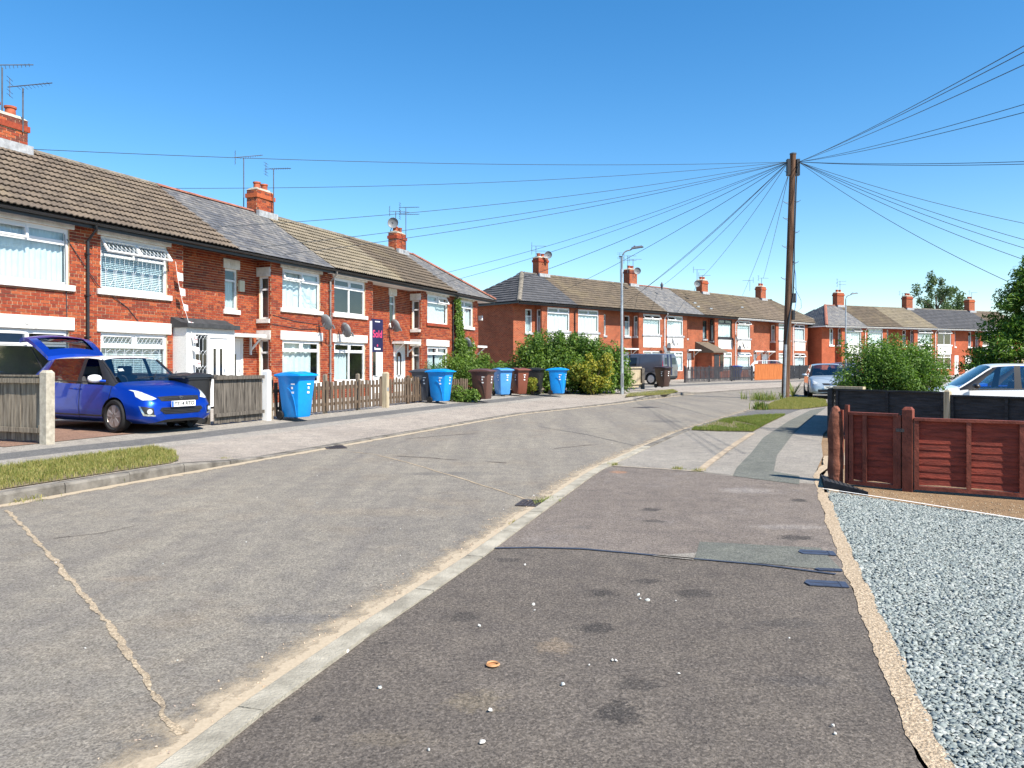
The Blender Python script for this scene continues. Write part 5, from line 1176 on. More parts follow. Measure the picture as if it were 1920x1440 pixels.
conf('tax_disc', [(.66, -.46, 1.2), (.66, -.36, 1.2), (.72, -.37, 1.14), (.72, -.47, 1.14)], WHT, -.004)
for a in ((-.35, .1), (.15, .55)): MB().tube([(1.03, a[0], .985), (.98, a[1], 1.03), (.86, a[1]+.12, 1.12)], .008, 5).build('wiper', CARDARK, root)
# raised boot lid
tg = MB(); nU, nV = 12, 8; pt = lambda s, t: Vector((-1.40-1.06*s+.04*s*s, (t-.5)*2*(.60+.05*math.sin(s*3)), 1.42+.75*s-.38*s*s*s+.06*math.cos((t-.5)*math.pi)))
vs = []; fs = []; gv = []; hole = lambda i, j: 2 <= i < 7 and 1 <= j < nV-1
for off in (0, .08):
    for i in range(nU+1):
        for j in range(nV+1): vs.append(pt(i/nU, j/nV)-Vector((0, 0, off)))
n1 = (nU+1)*(nV+1); ix = lambda i, j, o=0: o*n1+i*(nV+1)+j
for i in range(nU):
    for j in range(nV):
        if hole(i, j): continue
        fs += [(ix(i, j), ix(i, j+1), ix(i+1, j+1), ix(i+1, j)), (ix(i, j, 1), ix(i+1, j, 1), ix(i+1, j+1, 1), ix(i, j+1, 1))]
for i in range(nU): fs += [(ix(i, 0), ix(i+1, 0), ix(i+1, 0, 1), ix(i, 0, 1)), (ix(i, nV), ix(i, nV, 1), ix(i+1, nV, 1), ix(i+1, nV))]
for j in range(nV): fs += [(ix(0, j), ix(0, j, 1), ix(0, j+1, 1), ix(0, j+1)), (ix(nU, j), ix(nU, j+1), ix(nU, j+1, 1), ix(nU, j, 1))]
tg.add(vs, fs); to = tg.build('boot_lid', BLUE, root, smooth=True)
g = MB(); g.add([pt(2/nU+(5/nU)*a/4, 1/nV+(nV-2)/nV*b/4)-Vector((0, 0, .025)) for a in range(5) for b in range(5)], [(a*5+b, a*5+b+1, a*5+b+6, a*5+b+5) for a in range(4) for b in range(4)]); g.open = True; g.build('boot_glass', M['glasstint'], to, smooth=2)
for sd in (-1, 1): MB().tube([(-1.62, sd*.58, 1.15), (-1.95, sd*.60, 1.56)], .012, 6).build('gas_strut', CARDARK, root)
for sd in (-1, 1): conf('tail_light', [(-1.80, sd*.70, .98), (-1.72, sd*.78, .95), (-1.74, sd*.80, .75), (-1.84, sd*.72, .75)], TAILR, .008)
# --- grey van
GREYV = paint('paint_grey', (.115,.115,.13), metal=.3); hv = Vector((-R2.n.x, -R2.n.y)); hv = Vector((-.74, .67)).normalized()
vc = Vector((8.75, 45.9))+hv*1.2
root, conf, line, bv = car('panel_van', (vc.x, vc.y, ZG), math.atan2(hv.y, hv.x), VAN, 'grey panel van with two dark stripes down its rear doors', 'van', GREYV, None, (1.42, -1.35), .33, gside=((6, 7),), wscell=8, rearcell=99, roofcells=range(1, 8), pillar=((5, 6), (7, 8), (8, 9)), alloy=ALLOYB, interior=False)
STR = mk('stripe_navy', (.012,.016,.05), .1, 4, .3)
conf('side_glass', [(-.35, .90, 1.62), (.12, .90, 1.62), (.12, .93, 1.12), (-.35, .93, 1.12)], M['glassdark'], .008); conf('side_glass', [(-.35, -.90, 1.62), (.12, -.90, 1.62), (.12, -.93, 1.12), (-.35, -.93, 1.12)], M['glassdark'], .008)
for a in (-.16, .20): conf('stripe', [(-2.2, a, 1.80), (-2.2, a+.17, 1.80), (-2.25, a+.17, .55), (-2.25, a, .55)], STR, .008)
conf('bumper', [(-2.25, -.80, .5), (-2.25, .80, .5), (-2.25, .78, .36), (-2.25, -.78, .36)], CARDARK, .02)
for sd in (-1, 1): conf('tail_light', [(-2.16, sd*.84, 1.45), (-2.16, sd*.90, 1.42), (-2.16, sd*.94, .85), (-2.18, sd*.84, .9)], TAILR, .01)
conf('rear_glass', [(-2.2, -.62, 1.6), (-2.2, -.18, 1.6), (-2.24, -.18, 1.2), (-2.24, -.66, 1.2)], M['glassdark'], .006)
conf('rear_glass', [(-2.2, .62, 1.6), (-2.2, .40, 1.6), (-2.24, .40, 1.2), (-2.24, .66, 1.2)], M['glassdark'], .006)
p_ = MB(); p_.box(-2.25, -2.235, .32, .74, .62, .74); p_.build('number_plate', PLATEY, root)
for sd in (-1, 1): line('side_rail', [(1.0, sd*.93, .75), (-1.9, sd*.93, .75)], .012, CARDARK); line('door_seam', [(-.55, sd*.9, 1.7), (-.55, sd*.93, .4)], .006, CARDARK)
MB().tube([(1.02, .88, 1.15), (1.02, 1.1, 1.18), (1.02, 1.1, 1.4)], .05, 8).build('wing_mirror', CARDARK, root)
# --- silver hatchback by the pole
SILV = paint('paint_silver', (.40,.47,.52), metal=.35); hs2 = Vector((-.30, -.95)).normalized(); sc_ = (1.0, 1.0, .98)
root, conf, line, bv = car('hatchback_car', (13.75, 33.1, .04), math.atan2(hs2.y, hs2.x), HATCH, 'pale silver hatchback parked nose towards us beside the telegraph pole', 'car', SILV, scale=sc_)
for sd in (-1, 1): conf('headlight', [(1.52, sd*.72, .79), (1.72, sd*.58, .74), (1.83, sd*.46, .64), (1.78, sd*.62, .58), (1.66, sd*.73, .64)], HEADL, .008); MB(lambda p, sd=sd: Vector((.74+p.x*.1, sd*.95+p.z*.11, .98+p.y*.1))).lathe([(.002, -1), (.5, -.7), (.6, 0), (.5, .7), (.002, 1)], n=12).build('wing_mirror', SILV, root, smooth=2)
conf('grille', [(1.85, -.34, .67), (1.88, -.28, .585), (1.91, 0, .575), (1.88, .28, .585), (1.85, .34, .67), (1.87, 0, .665)], CARDARK, .007)
conf('lower_grille', [(1.90, -.50, .40), (1.92, 0, .40), (1.90, .50, .40), (1.88, .48, .28), (1.90, 0, .27), (1.88, -.48, .28)], CARDARK, .007)
conf('emblem', [(1.9, -.05, .65), (1.9, .05, .65), (1.92, .05, .61), (1.92, -.05, .61)], CHROME, .014)
plate(root, 1.945, 0, .49, .52, .111, 'YM12 GUX', PLATEW, 1, False)
# --- cars seen over the fence on the right, and far ones
root, conf, line, bv = car('parked_car', (11.35, 17.5, .03), math.atan2(.30, -.954), HATCH, 'white car behind the black fence at the right edge', 'car', WHT, scale=(1.06, 1.06, 1.0), glass='glassd')
MB(lambda p: Vector((.80+p.x*.12, 1.02+p.z*.13, 1.0+p.y*.11))).lathe([(.002, -1), (.5, -.7), (.6, 0), (.5, .7), (.002, 1)], n=14).build('wing_mirror', M['blackup'], root, smooth=2)
for sd in (-1, 1): line('a_pillar', [(1.07, sd*.74, .955), (.74, sd*.69, 1.21), (.42, sd*.635, 1.43)], .026, WHT, -.004)
for sd in (-1, 1): line('waist_trim', [(.9, sd*.86, .925), (-1.0, sd*.86, .96)], .012, CARDARK, .002)
root, conf, line, bv = car('parked_car', (14.2, 21.0, .03), math.atan2(.32, -.947), HATCH, 'bright blue car mostly hidden behind the white car', 'car', paint('paint_bright_blue', (.01,.08,.55)), scale=(1.05, 1.02, .98), interior=False)
root, conf, line, bv = car('parked_car', (*R2(24.3, 3.9).xy, ZG), R2.rz+math.radians(-60), HATCH, 'white car roof showing above the far black fence', 'car', WHT, interior=False)
root, conf, line, bv = car('parked_car', (16.6, 38.0, .05), math.atan2(-.9, -.42), HATCH, 'dark red car just behind the silver hatchback', 'car', paint('paint_dark_red', (.10,.01,.015)), interior=False)
for sd in (-1, 1): conf('headlight', [(1.52, sd*.72, .79), (1.72, sd*.58, .74), (1.83, sd*.46, .64), (1.78, sd*.62, .58), (1.66, sd*.73, .64)], HEADL, .008)
root, conf, line, bv = car('parked_car', (*R3(15.5, 6.5).xy, ZG), R3.rz+math.radians(-90), HATCH, 'navy car under the white panels of the farthest terrace', 'car', paint('paint_navy', (.02,.03,.12)), interior=False)
# ================================================================ fences
def along(p0, p1):
    d = p1-p0; return math.atan2(d.y, d.x), Vector((d.x, d.y)).length
def post(par, x, y, z0, z1, w, mat, name='post', cap=None):
    b = MB(); b.box(x-w/2, x+w/2, y-w/2, y+w/2, z0, z1-w*.3); b.taper((x-w/2, x+w/2, y-w/2, y+w/2), (x-w*.3, x+w*.3, y-w*.3, y+w*.3), z1-w*.3, z1)
    return b.build(name, M[mat], par)
def board_fence(name, p0, p1, h, bw, mat, label, cat='fence', postm=None, rails=True, z=ZG, cap=True, gap=.004, top=None, railside=-1, h1=None):
    rz, L = along(p0, p1); F = empty(name, (p0.x, p0.y, z), rz, label, cat); n = max(2, round(L/bw)); w_ = L/n
    for i in range(n):
        t = (i+.5)/n; hh = (h if h1 is None else h+(h1-h)*t)+random.uniform(-.008, .008); y = random.uniform(-.004, .004)
        MB().box(i*w_+gap, (i+1)*w_-gap, y-.009, y+.009, .02+random.uniform(0, .02), hh).build('board', M[mat], F)
    if rails:
        for zz in (h*.16, h*.9): MB().box(0, L, railside*.055-.02, railside*.055+.02, zz, zz+.075).build('rail', M[mat], F)
    if cap and h1 is None: MB().box(0, L, -.03, .03, h-.004, h+.022).build('capping', M[mat], F)
    return F
def picket_fence(name, p0, p1, h, pw, sp, mat, label, pt=True, posts=(), z=ZG, postm=None, posth=None):
    rz, L = along(p0, p1); F = empty(name, (p0.x, p0.y, z), rz, label, 'fence'); n = max(2, round(L/sp)); s = L/n
    for i in range(n):
        x = (i+.5)*s+random.uniform(-.012, .012); hh = h+random.uniform(-.03, .02); b = MB(); w2 = pw/2
        ln = random.uniform(-.015, .015)
        pr = [(x-w2, .06), (x+w2, .06), (x+w2+ln, hh-(.05 if pt else 0)), (x+ln, hh), (x-w2+ln, hh-(.05 if pt else 0))]
        b.prismy(pr, -.012, .012); b.build('picket', M[mat], F)
    for zz in (.2, h*.74): MB().box(0, L, .014, .055, zz, zz+.07).build('rail', M[mat], F)
    for x in posts: post(F, x, .07, -.05, (posth or h)+.05, .085, postm or mat)
    return F
f = board_fence('board_fence', R1(-4.62, 4.75), R1(-4.62, .3), 1.08, .125, 'woodgrey2', 'pale weathered board fence at the left edge, left of the blue car', railside=1)
cp = empty('fence_post', R1(-4.62, 4.86, ZG-.02), R1.rz, 'square concrete post ending the left edge fence', 'post'); post(cp, 0, 0, 0, 1.2, .15, 'concpost', 'shaft')
MB().box(-.08, .08, .085, .10, .2, .32).build('bracket', M['woodgrey2'], cp)
board_fence('board_fence', R1(-.86, 4.75), R1(.62, 4.75), 1.05, .115, 'woodgrey', 'dark grey upright board fence between the blue car and a white post', h1=1.0)
board_fence('board_fence', R1(-.90, 4.70), R1(-.90, .6), 1.05, .125, 'woodgrey', 'grey side fence running back from the driveway behind the bonnet', railside=1)
wp = empty('gate_post', R1(.72, 4.80, ZG-.02), R1.rz, 'white painted gate post between board fence and pickets', 'post'); post(wp, 0, 0, 0, 1.16, .14, 'white', 'shaft'); MB().lathe([(.001, .02), (.022, .02), (.022, 0)], (.085, -.03, .95), 'y', 10).build('hinge', M['metal'], wp)
picket_fence('picket_fence', R1(1.0, 4.75), R1(5.75, 4.75), .82, .105, .185, 'woodpicket', 'weathered grey brown picket fence behind the front blue bin', False, (.0, 2.1, 3.6), posth=.95, postm='woodgrey2')
cpz = empty('gate_post', R1(5.95, 4.75, ZG-.02), R1.rz, 'cream timber gate post where two picket fences meet', 'post'); post(cpz, 0, 0, 0, 1.05, .15, 'woodcream', 'shaft'); MB().box(-.05, .05, -.08, -.074, .5, .6).build('latch', M['metal'], cpz)
picket_fence('picket_fence', R1(6.4, 4.4), R1(9.5, 4.4), .85, .10, .17, mk('picket_brown', (.14,.065,.035), .3, 3, .9, c2=(.20,.10,.055)).name and 'woodpicket', 'brown picket fence behind the grey and blue bins', True, (.0, 1.6, 3.05))
picket_fence('picket_fence', R1(9.6, 4.4), R1(12.4, 4.4), .72, .10, .19, 'woodpicket', 'low brown picket fence left of the first brown bin', False, (1.4,))
board_fence('wooden_gate', G(1012, 738, .25), G(1019, 736, .25), .85, .11, 'woodgrey2', 'short silvery timber gate left standing beside the bins', 'gate')
board_fence('wooden_gate', G(1172, 729, .22), G(1201, 727, .22), 1.15, .10, 'woodcream', 'pale leaning timber gate just right of the lamp post', 'gate', z=.22, cap=False, h1=1.0)
o = empty('gate_post', G(1205, 727, .22), .4, 'dark timber post right of the pale leaning gate', 'post'); post(o, 0, 0, -.05, 1.05, .15, 'woodgrey', 'shaft')
picket_fence('picket_fence', R2(9.2, 6), R2(17.6, 6), 1.05, .085, .15, 'fencegrey', 'long dark grey pointed picket fence before the middle terrace', True, (0, 2.8, 5.6, 8.3))
board_fence('board_fence', R2(17.75, 6), R2(22.3, 6), 1.2, .10, 'fenceorange', 'orange stained board fence left of the telegraph pole', railside=1)
picket_fence('picket_fence', R2(22.7, 6), R2(27, 6), 1.1, .16, .2, 'fenceblack', 'black picket fence right of the telegraph pole', False, (0, 2, 4.2))
def lap_panel(F, x0, x1, z0, z1, n, mat, battens, fm, waney=.006, y=0):
    """lapped horizontal boards between uprights: every board its own piece"""
    e = (z1-z0)/n
    for i in range(n):
        b = MB(); K = 9; vs = []; zb = z0+i*e; ph = random.random()*9
        for k in range(K):
            x = x0+(x1-x0)*k/(K-1); dz = waney*(math.sin(k*1.3+ph)+.6*math.sin(k*2.9+ph*2))
            vs += [(x, y-.014, zb+dz-.010), (x, y-.005, zb+e+.012), (x, y+.006, zb+e+.012), (x, y-.006, zb+dz-.010)]
        fs = []
        for k in range(K-1):
            a = 4*k; fs += [(a, a+4, a+5, a+1), (a+1, a+5, a+6, a+2), (a+2, a+6, a+7, a+3), (a+3, a+7, a+4, a)]
        fs += [(0, 1, 2, 3), (4*K-1, 4*K-2, 4*K-3, 4*K-4)]
        b.add(vs, fs).build('board', M[mat], F)
    for x in battens: MB().box(x-.024, x+.024, y-.052, y-.022, z0-.02, z1).build('batten', M[fm], F)
    MB().box(x0, x1, y-.06, y+.03, z1+.002, z1+.035).build('top_rail', M[fm], F); MB().box(x0, x1, y-.056, y+.02, z0-.065, z0-.022).build('bottom_rail', M[fm], F)
# brown fence at right: stump post, gate, post, panel
A0 = G(1567, 909); A1 = G(1703, 923); rzf, LA = along(A0, A1); dirf = (A1-A0).normalized(); A2 = A1+Vector((.872, -.489, 0)).normalized()*2.0
sp_ = empty('gate_post', (A0.x, A0.y, .0), .3, 'crumbling brown painted stump post with rounded top', 'post')
b = MB(); vs = []; fs = []; K = 10; H_ = [0, .1, .25, .4, .55, .7, .85, .95, 1.02, 1.05]
for i, z in enumerate(H_):
    for k in range(K):
        t = 2*math.pi*k/K; r = .088*(1+.10*math.sin(z*17+k*2.3)+.05*math.sin(z*41+k))*(1 if z < .9 else (.8 if z < 1.0 else (.5 if z < 1.04 else .22))); vs.append((r*math.cos(t), r*math.sin(t), z-.05))
for i in range(len(H_)-1):
    for k in range(K): fs.append((i*K+k, i*K+(k+1) % K, (i+1)*K+(k+1) % K, (i+1)*K+k))
fs.append(tuple(range(9*K, 10*K))); b.add(vs, fs); b.build('shaft', M['postbrown'], sp_, smooth=True); MB().box(.08, .10, -.03, .03, .2, .95).build('gate_stop', M['fencepost'], sp_)
GT = empty('wooden_gate', (A0.x, A0.y, 0), rzf, 'red brown lapped board gate beside the crumbling stump post', 'gate')
lap_panel(GT, .17, LA-.10, .10, .90, 9, 'fencered', (.20, .36, LA-.13), 'fencepost')
for x in (.145, LA-.09): MB().box(x-.02, x+.02, -.05, .02, .04, 1.02 if x < .3 else .92).build('stile', M['fencepost'], GT)
MB().box(LA-.12, LA-.03, -.062, -.053, .72, .76).build('hinge', M['iron'], GT)
ps = empty('fence_post', (A1.x, A1.y, 0), rzf, 'square red brown post between the gate and the panel fence', 'post'); post(ps, 0, 0, -.05, 1.02, .11, 'fencepost', 'shaft')
PF = empty('panel_fence', (A1.x, A1.y, 0), along(A1, A2)[0], 'red brown lapped panel fence running off the right edge', 'fence')
lap_panel(PF, .065, 2.0, .11, .86, 9, 'fencered', (.09, .62, 1.13, 1.66, 1.97), 'fencepost')
post(PF, 2.06, 0, -.05, 1.0, .11, 'fencepost')
# black fence behind it
B0 = Vector((6.62, 15.55, 0)); B1 = Vector((7.98, 13.85, 0)); B2 = B1+(B1-B0).normalized()*1.9
for a, b_, lab, h0 in ((B0, B1, 'black lapped fence panel under the round green shrub', .98), (B1, B2, 'black lapped fence panel in front of the white car', .93)):
    rz, L = along(a, b_); F = empty('panel_fence', (a.x, a.y, 0), rz, lab, 'fence'); lap_panel(F, .05, L-.05, .08, h0, 7, 'fenceblack', (.08, L*.5, L-.08), 'fenceblack', .02)
o = empty('fence_post', (B1.x, B1.y, 0), along(B0, B1)[0], 'bare timber post between the two black fence panels', 'post'); post(o, 0, -.03, -.05, 1.05, .10, 'woodcream', 'shaft')
o = empty('fence_post', (B0.x-.05, B0.y+.05, 0), along(B0, B1)[0], 'black corner post at the pavement edge', 'post'); post(o, 0, 0, -.05, 1.03, .10, 'fenceblack', 'shaft')
o = tag(MB().box(0, .62, -.06, .06, 0, .05).build('timber_offcut', M['woodcream'], None), 'loose timber offcut lying on top of the black fence corner', 'timber'); o.location = (B0.x+.0, B0.y, 1.02); o.rotation_euler = (0, 0, along(B0, B1)[0])
rz, L = along(B0, Vector((9.4, 21.3, 0))); F = empty('panel_fence', (B0.x, B0.y, 0), rz, 'black lapped fence along the pavement, seen edge on', 'fence'); lap_panel(F, .1, L, .08, .98, 7, 'fenceblack', (.1, 1.9, 3.8, L), 'fenceblack', .015)
# ================================================================ bins
def bin_(loc, rz, col, lid, label, sc=1.0, marks=True, group='wheelie bins along the road', panel=True):
    B = empty('wheelie_bin', loc, rz, label, 'bin', group); B.scale = (sc,)*3
    b = MB(); lv = [(.06, .235, .205), (.10, .25, .215), (.50, .285, .245), (.90, .325, .275), (.96, .33, .28), (.962, .36, .30), (1.0, .36, .30)]; vs = []; fs = []; K = 12
    for z, hx, hy in lv:
        c = .05
        ring = [(hx, -hy+c), (hx, hy-c), (hx-c*.3, hy-c*.3), (hx-c, hy), (-hx+c, hy), (-hx+c*.3, hy-c*.3), (-hx, hy-c), (-hx, -hy+c), (-hx+c*.3, -hy+c*.3), (-hx+c, -hy), (hx-c, -hy), (hx-c*.3, -hy+c*.3)]
        vs += [(x+(.05 if z < .3 else .0)*0, y, z) for x, y in ring]
    for i in range(len(lv)-1):
        for k in range(K): fs.append((i*K+k, i*K+(k+1) % K, (i+1)*K+(k+1) % K, (i+1)*K+k))
    fs += [tuple(range(K))[::-1], tuple(range((len(lv)-1)*K, len(lv)*K))]; b.add(vs, fs); b.build('body', col, B, smooth=True)
    l = MB(); vs = []; fs = []; nx = 8
    pf = [(-.40, .0), (-.39, .045), (-.25, .075), (-.05, .095), (.10, .095), (.30, .06), (.40, .03), (.42, -.015)]
    for x, z in pf:
        for t, hh in ((-1, 0), (-.96, .7), (-.55, 1), (-.50, .84), (.50, .84), (.55, 1), (.96, .7), (1, 0)): vs.append((x, t*.315, 1.003+max(0, z)*hh))
    for i in range(len(pf)-1):
        for k in range(7): fs.append((i*8+k, (i+1)*8+k, (i+1)*8+k+1, i*8+k+1))
    for i in range(len(pf)-1): fs.append((i*8, i*8+7, (i+1)*8+7, (i+1)*8))
    fs += [tuple(range(8)), tuple(range((len(pf)-1)*8, len(pf)*8))[::-1]]; l.add(vs, fs); l.build('lid', lid, B, smooth=True)
    MB().tube([(-.40, -.24, .99), (-.44, -.24, 1.0), (-.44, .24, 1.0), (-.40, .24, .99)], .018, 8).build('handle', lid, B, smooth=True)
    for sd in (-1, 1):
        ww = MB(); ww.lathe([(.04, -.028), (.09, -.028), (.10, -.018), (.10, .018), (.09, .028), (.04, .028)], (-.26, sd*.25, .10), 'y', 20); w_ = ww.build('wheel', M['rubber'], B, smooth=True)
        MB().lathe([(.001, -.022), (.045, -.022), (.045, .022), (.001, .022)], (-.26, sd*.25, .10), 'y', 12).build('hub', M['gutter'], w_)
    MB().tube([(-.26, -.24, .10), (-.26, .24, .10)], .014, 8).build('axle', M['metal'], B)
    if panel:
        for sd in (-1, 1): MB().tube([(.22*math.cos(t)-.02, sd*(.205+.095*(.62*math.sin(t)+.12)), .1+.62*math.sin(t)) for t in [math.pi*k/20 for k in range(0, 11)]], .008, 5).build('moulding', col, B)
    if marks:
        for k, (zz, ww_, hh) in enumerate(((.80, .11, .028), (.70, .05, .055), (.60, .07, .045))):
            hx = .235+.10*zz+.012; MB().box(hx, hx+.004, -ww_/2+.05, ww_/2+.05, zz, zz+hh).build('label_mark', M['white'], B)
            hy = .205+.082*zz+.009; MB().box(.10, .10+ww_, -hy-.004, -hy, zz, zz+hh).build('label_mark', M['white'], B)
    return B
def plast(n, c): return mk(n, c, .06, 8, .38, .45)
CB, CB2, CBR, CBR2, CGR, CBK = plast('bin_blue', (.002,.255,.69)), plast('bin_pale_blue', (.07,.27,.60)), plast('bin_brown', (.105,.048,.036)), plast('bin_red_brown', (.17,.052,.030)), plast('bin_grey', (.06,.068,.085)), plast('bin_black', (.022,.023,.025))
rad = math.radians
bin_(G(556, 786, ZG), rad(-28), CB, CB, 'bright blue wheelie bin standing alone before the pickets, nearest of the blue ones')
bin_(R1(-1.16, 4.42, ZG), R1.rz, CBK, CBK, 'black wheelie bin half hidden behind the blue car bonnet', marks=False)
bin_(G(795, 754, ZG), rad(-20), CGR, CGR, 'dark grey wheelie bin touching a blue one on its right')
bin_(G(826, 755, ZG), rad(-24), CB, CB, 'bright blue wheelie bin touching a dark grey one on its left')
bin_(G(905, 751, ZG), rad(-25), CBR, CBR, 'dull brown wheelie bin, leftmost and frontmost of the middle cluster')
bin_(G(942, 742, ZG), rad(-60), CB2, CB2, 'pale faded blue wheelie bin between two brown ones')
bin_(G(973, 741, ZG), rad(-55), CBR2, CBR2, 'reddish brown wheelie bin right of the pale blue one')
bin_(G(1003, 738, ZG), rad(-20), CBK, CBK, 'black wheelie bin behind the silvery timber gate', marks=False)
bin_(G(1046, 740, ZG), rad(-15), CB, CB, 'bright blue wheelie bin in front of the big hedge')
bin_(G(1243, 727, ZG), rad(-50), plast('bin_dark_brown', (.055,.03,.024)), plast('bin_dark_lid', (.045,.026,.022)), 'dark brown wheelie bin with white sticker behind the grey van', 1.02)
bin_(R2(16.6, 5.2, ZG), rad(-40), plast('bin_navy', (.01,.05,.25)), plast('bin_navy_lid', (.01,.05,.25)), 'navy blue bin behind the dark grey pickets', marks=False)
# ================================================================ sign, lamp posts, pole, wires
sg = empty('sold_sign', R1(6.66, 4.0, ZG), R1.rz, 'estate agent sold board, navy with pink lettering, on a post', 'sign')
MB().box(-.345, -.285, -.025, .025, -.05, 2.55).build('post', M['white'], sg)
MB().box(-.28, .36, -.012, .012, 1.62, 2.62).build('board', mk('sign_navy', (.012,.010,.055), .2, 3, .35), sg, bevel=.004)
PINK = mk('sign_pink', (.62,.05,.14), .03, 3, .4); RT = lambda x, z: Matrix.Translation((x, -.0135, z)) @ Matrix.Rotation(math.radians(90), 4, 'X')
text_mesh('lettering', 'Sold', .31, PINK, sg, RT(.04, 2.16), .001, .006)
MB().prismy([(-.13, 1.69), (.21, 1.69), (.21, 1.74), (-.08, 1.74), (-.10, 1.77), (-.13, 1.77)], -.0145, -.0122).build('mark', M['white'], sg)
MB().prismy([(.04+.035*math.cos(k*math.pi/4), 1.82+.04*math.sin(k*math.pi/4)) for k in range(8)], -.0145, -.0122).build('mark', PINK, sg)
MB().box(-.10, .18, -.0145, -.0122, 2.53, 2.56).build('mark', M['white'], sg)
def lamp_post(base, h, rz, label):
    r = empty('street_lamp', base, rz, label, 'street lamp')
    MB().tube([(0, 0, -.1), (0, 0, 1.3)], .085, 14).build('base_column', M['metal'], r, smooth=True); MB().tube([(0, 0, 1.3), (0, 0, h-1.0)], [.068, .052], 14).build('column', M['metal'], r, smooth=True)
    arm = [(0, 0, h-1.02), (0, 0, h-.55)]+[(.32*(1-math.cos(t)), 0, h-.55+.36*math.sin(t)) for t in [math.pi/2*k/6 for k in range(1, 7)]]+[(.42, 0, h-.15)]
    MB().tube(arm, [.04]*2+[.03]*7, 10).build('arm', M['dishgrey'], r, smooth=True)
    hd = MB(lambda p: Vector((.38+p.x*math.cos(.14)-p.z*math.sin(.14), p.y, h-.13+p.x*math.sin(.14)+p.z*math.cos(.14)))); hd.taper((0, .58, -.10, .10), (.06, .50, -.07, .07), -.02, .075); hd.taper((0, .58, -.1, .1), (.0, .01, -.01, .01), -.02, -.02); hd.v = hd.v[:8]; hd.f = hd.f[:6]
    ho = hd.build('lantern', M['aerial'], r, bevel=.015); MB().tube([(.55, 0, h-.05), (.55, 0, h+.01)], .04, 8).build('photocell', M['aerial'], r)
    MB().box(-.05, .05, -.092, -.08, .35, .95).build('service_door', M['dishgrey'], r)
    return r
lamp_post(G(1166, 740.5, .13), 6.55, math.radians(-5), 'grey street lamp standing on the left pavement near the hedge')
lamp_post((26.0, 59.0, .1), 6.9, math.radians(0), 'distant street lamp rising behind the round shrub on the right')
PB = Vector((11.62, 32.2, .03)); PT = Vector((11.95, 32.2, 10.42))
tp = empty('telegraph_pole', PB, 0, 'tall brown wooden telegraph pole leaning slightly, with cables fanning out', 'pole'); ax = PT-PB; at = lambda t, dx=0, dy=0: ax*t+Vector((dx, dy, 0))
MB().tube([at(-.01), at(.25), at(.6), at(1)], [.165, .155, .14, .125], 18).build('shaft', M['poleM'], tp, smooth=True)
for i, (t, s) in enumerate(((.925, -1), (.80, -1), (.805, 1), (.735, -1), (.68, 1), (.62, -1), (.555, 1), (.49, -1))):
    q = at(t); MB().tube([q, q+Vector((s*.30, -.05, 0)), q+Vector((s*.36, -.05, .06))], .012, 6).build('step_iron', M['aerial'], tp)
    MB().tube([q+Vector((s*.12, -.02, -.08)), q+Vector((s*.30, -.05, 0))], .008, 5).build('step_brace', M['aerial'], tp)
for s in (-1, 1): q = at(.945, s*.20, -.04); MB().box(q.x-.07, q.x+.07, q.y-.09, q.y+.09, q.z-.36, q.z+.34).build('junction_box', M['gutter'], tp, bevel=.01)
for t, w_ in ((.41, .14), (.34, .12)): q = at(t, .19, -.08); MB().box(q.x-w_/2, q.x+w_/2, q.y-.07, q.y+.07, q.z-.2, q.z+.2).build('cable_box', M['gutter'], tp, bevel=.01)
MB().tube([at(.0, -.10, -.17), at(.22, -.11, -.16)], .055, 10).build('conduit', M['metal'], tp, smooth=True)
MB().tube([at(.22, -.10, -.16), at(.33, .0, -.17), at(.42, .14, -.14), at(.52, .16, -.12), at(.62, .13, -.12), at(.92, .14, -.1)], .03, 8).build('cable', M['cable'], tp)
MB().tube([at(.56, .12, -.1), at(.50, .24, -.1), at(.40, .30, -.1), at(.33, .2, -.1)], .012, 6).build('cable', PLBLUE, tp)
MB().tube([at(.46, .16, -.1), at(.40, .50, -.1), at(.37, .52, -.1), at(.34, .22, -.1)], .008, 6).build('cable', M['cable'], tp)
MB().lathe([(.14, 0), (.14, .05), (.05, .08)], at(1.0)+Vector((0, 0, -.02)), 'z', 16).build('cap', M['aerial'], tp)
def wire(a, b, label, sag=.25, r=.011):
    n = 16; P = []
    for k in range(n+1): t = k/n; p = a.lerp(b, t); p.z -= sag*4*t*(1-t); P.append(p-a)
    e = empty('overhead_wire', a, 0, label, 'wire', 'telephone wires fanning out from the pole'); MB().tube(P, r, 5).build('cable', M['cable'], e); return e
LP, RP_ = PT+Vector((-.22, -.05, -.35)), PT+Vector((.22, -.05, -.35)); LP2 = PT+Vector((-.2, -.05, -.85))
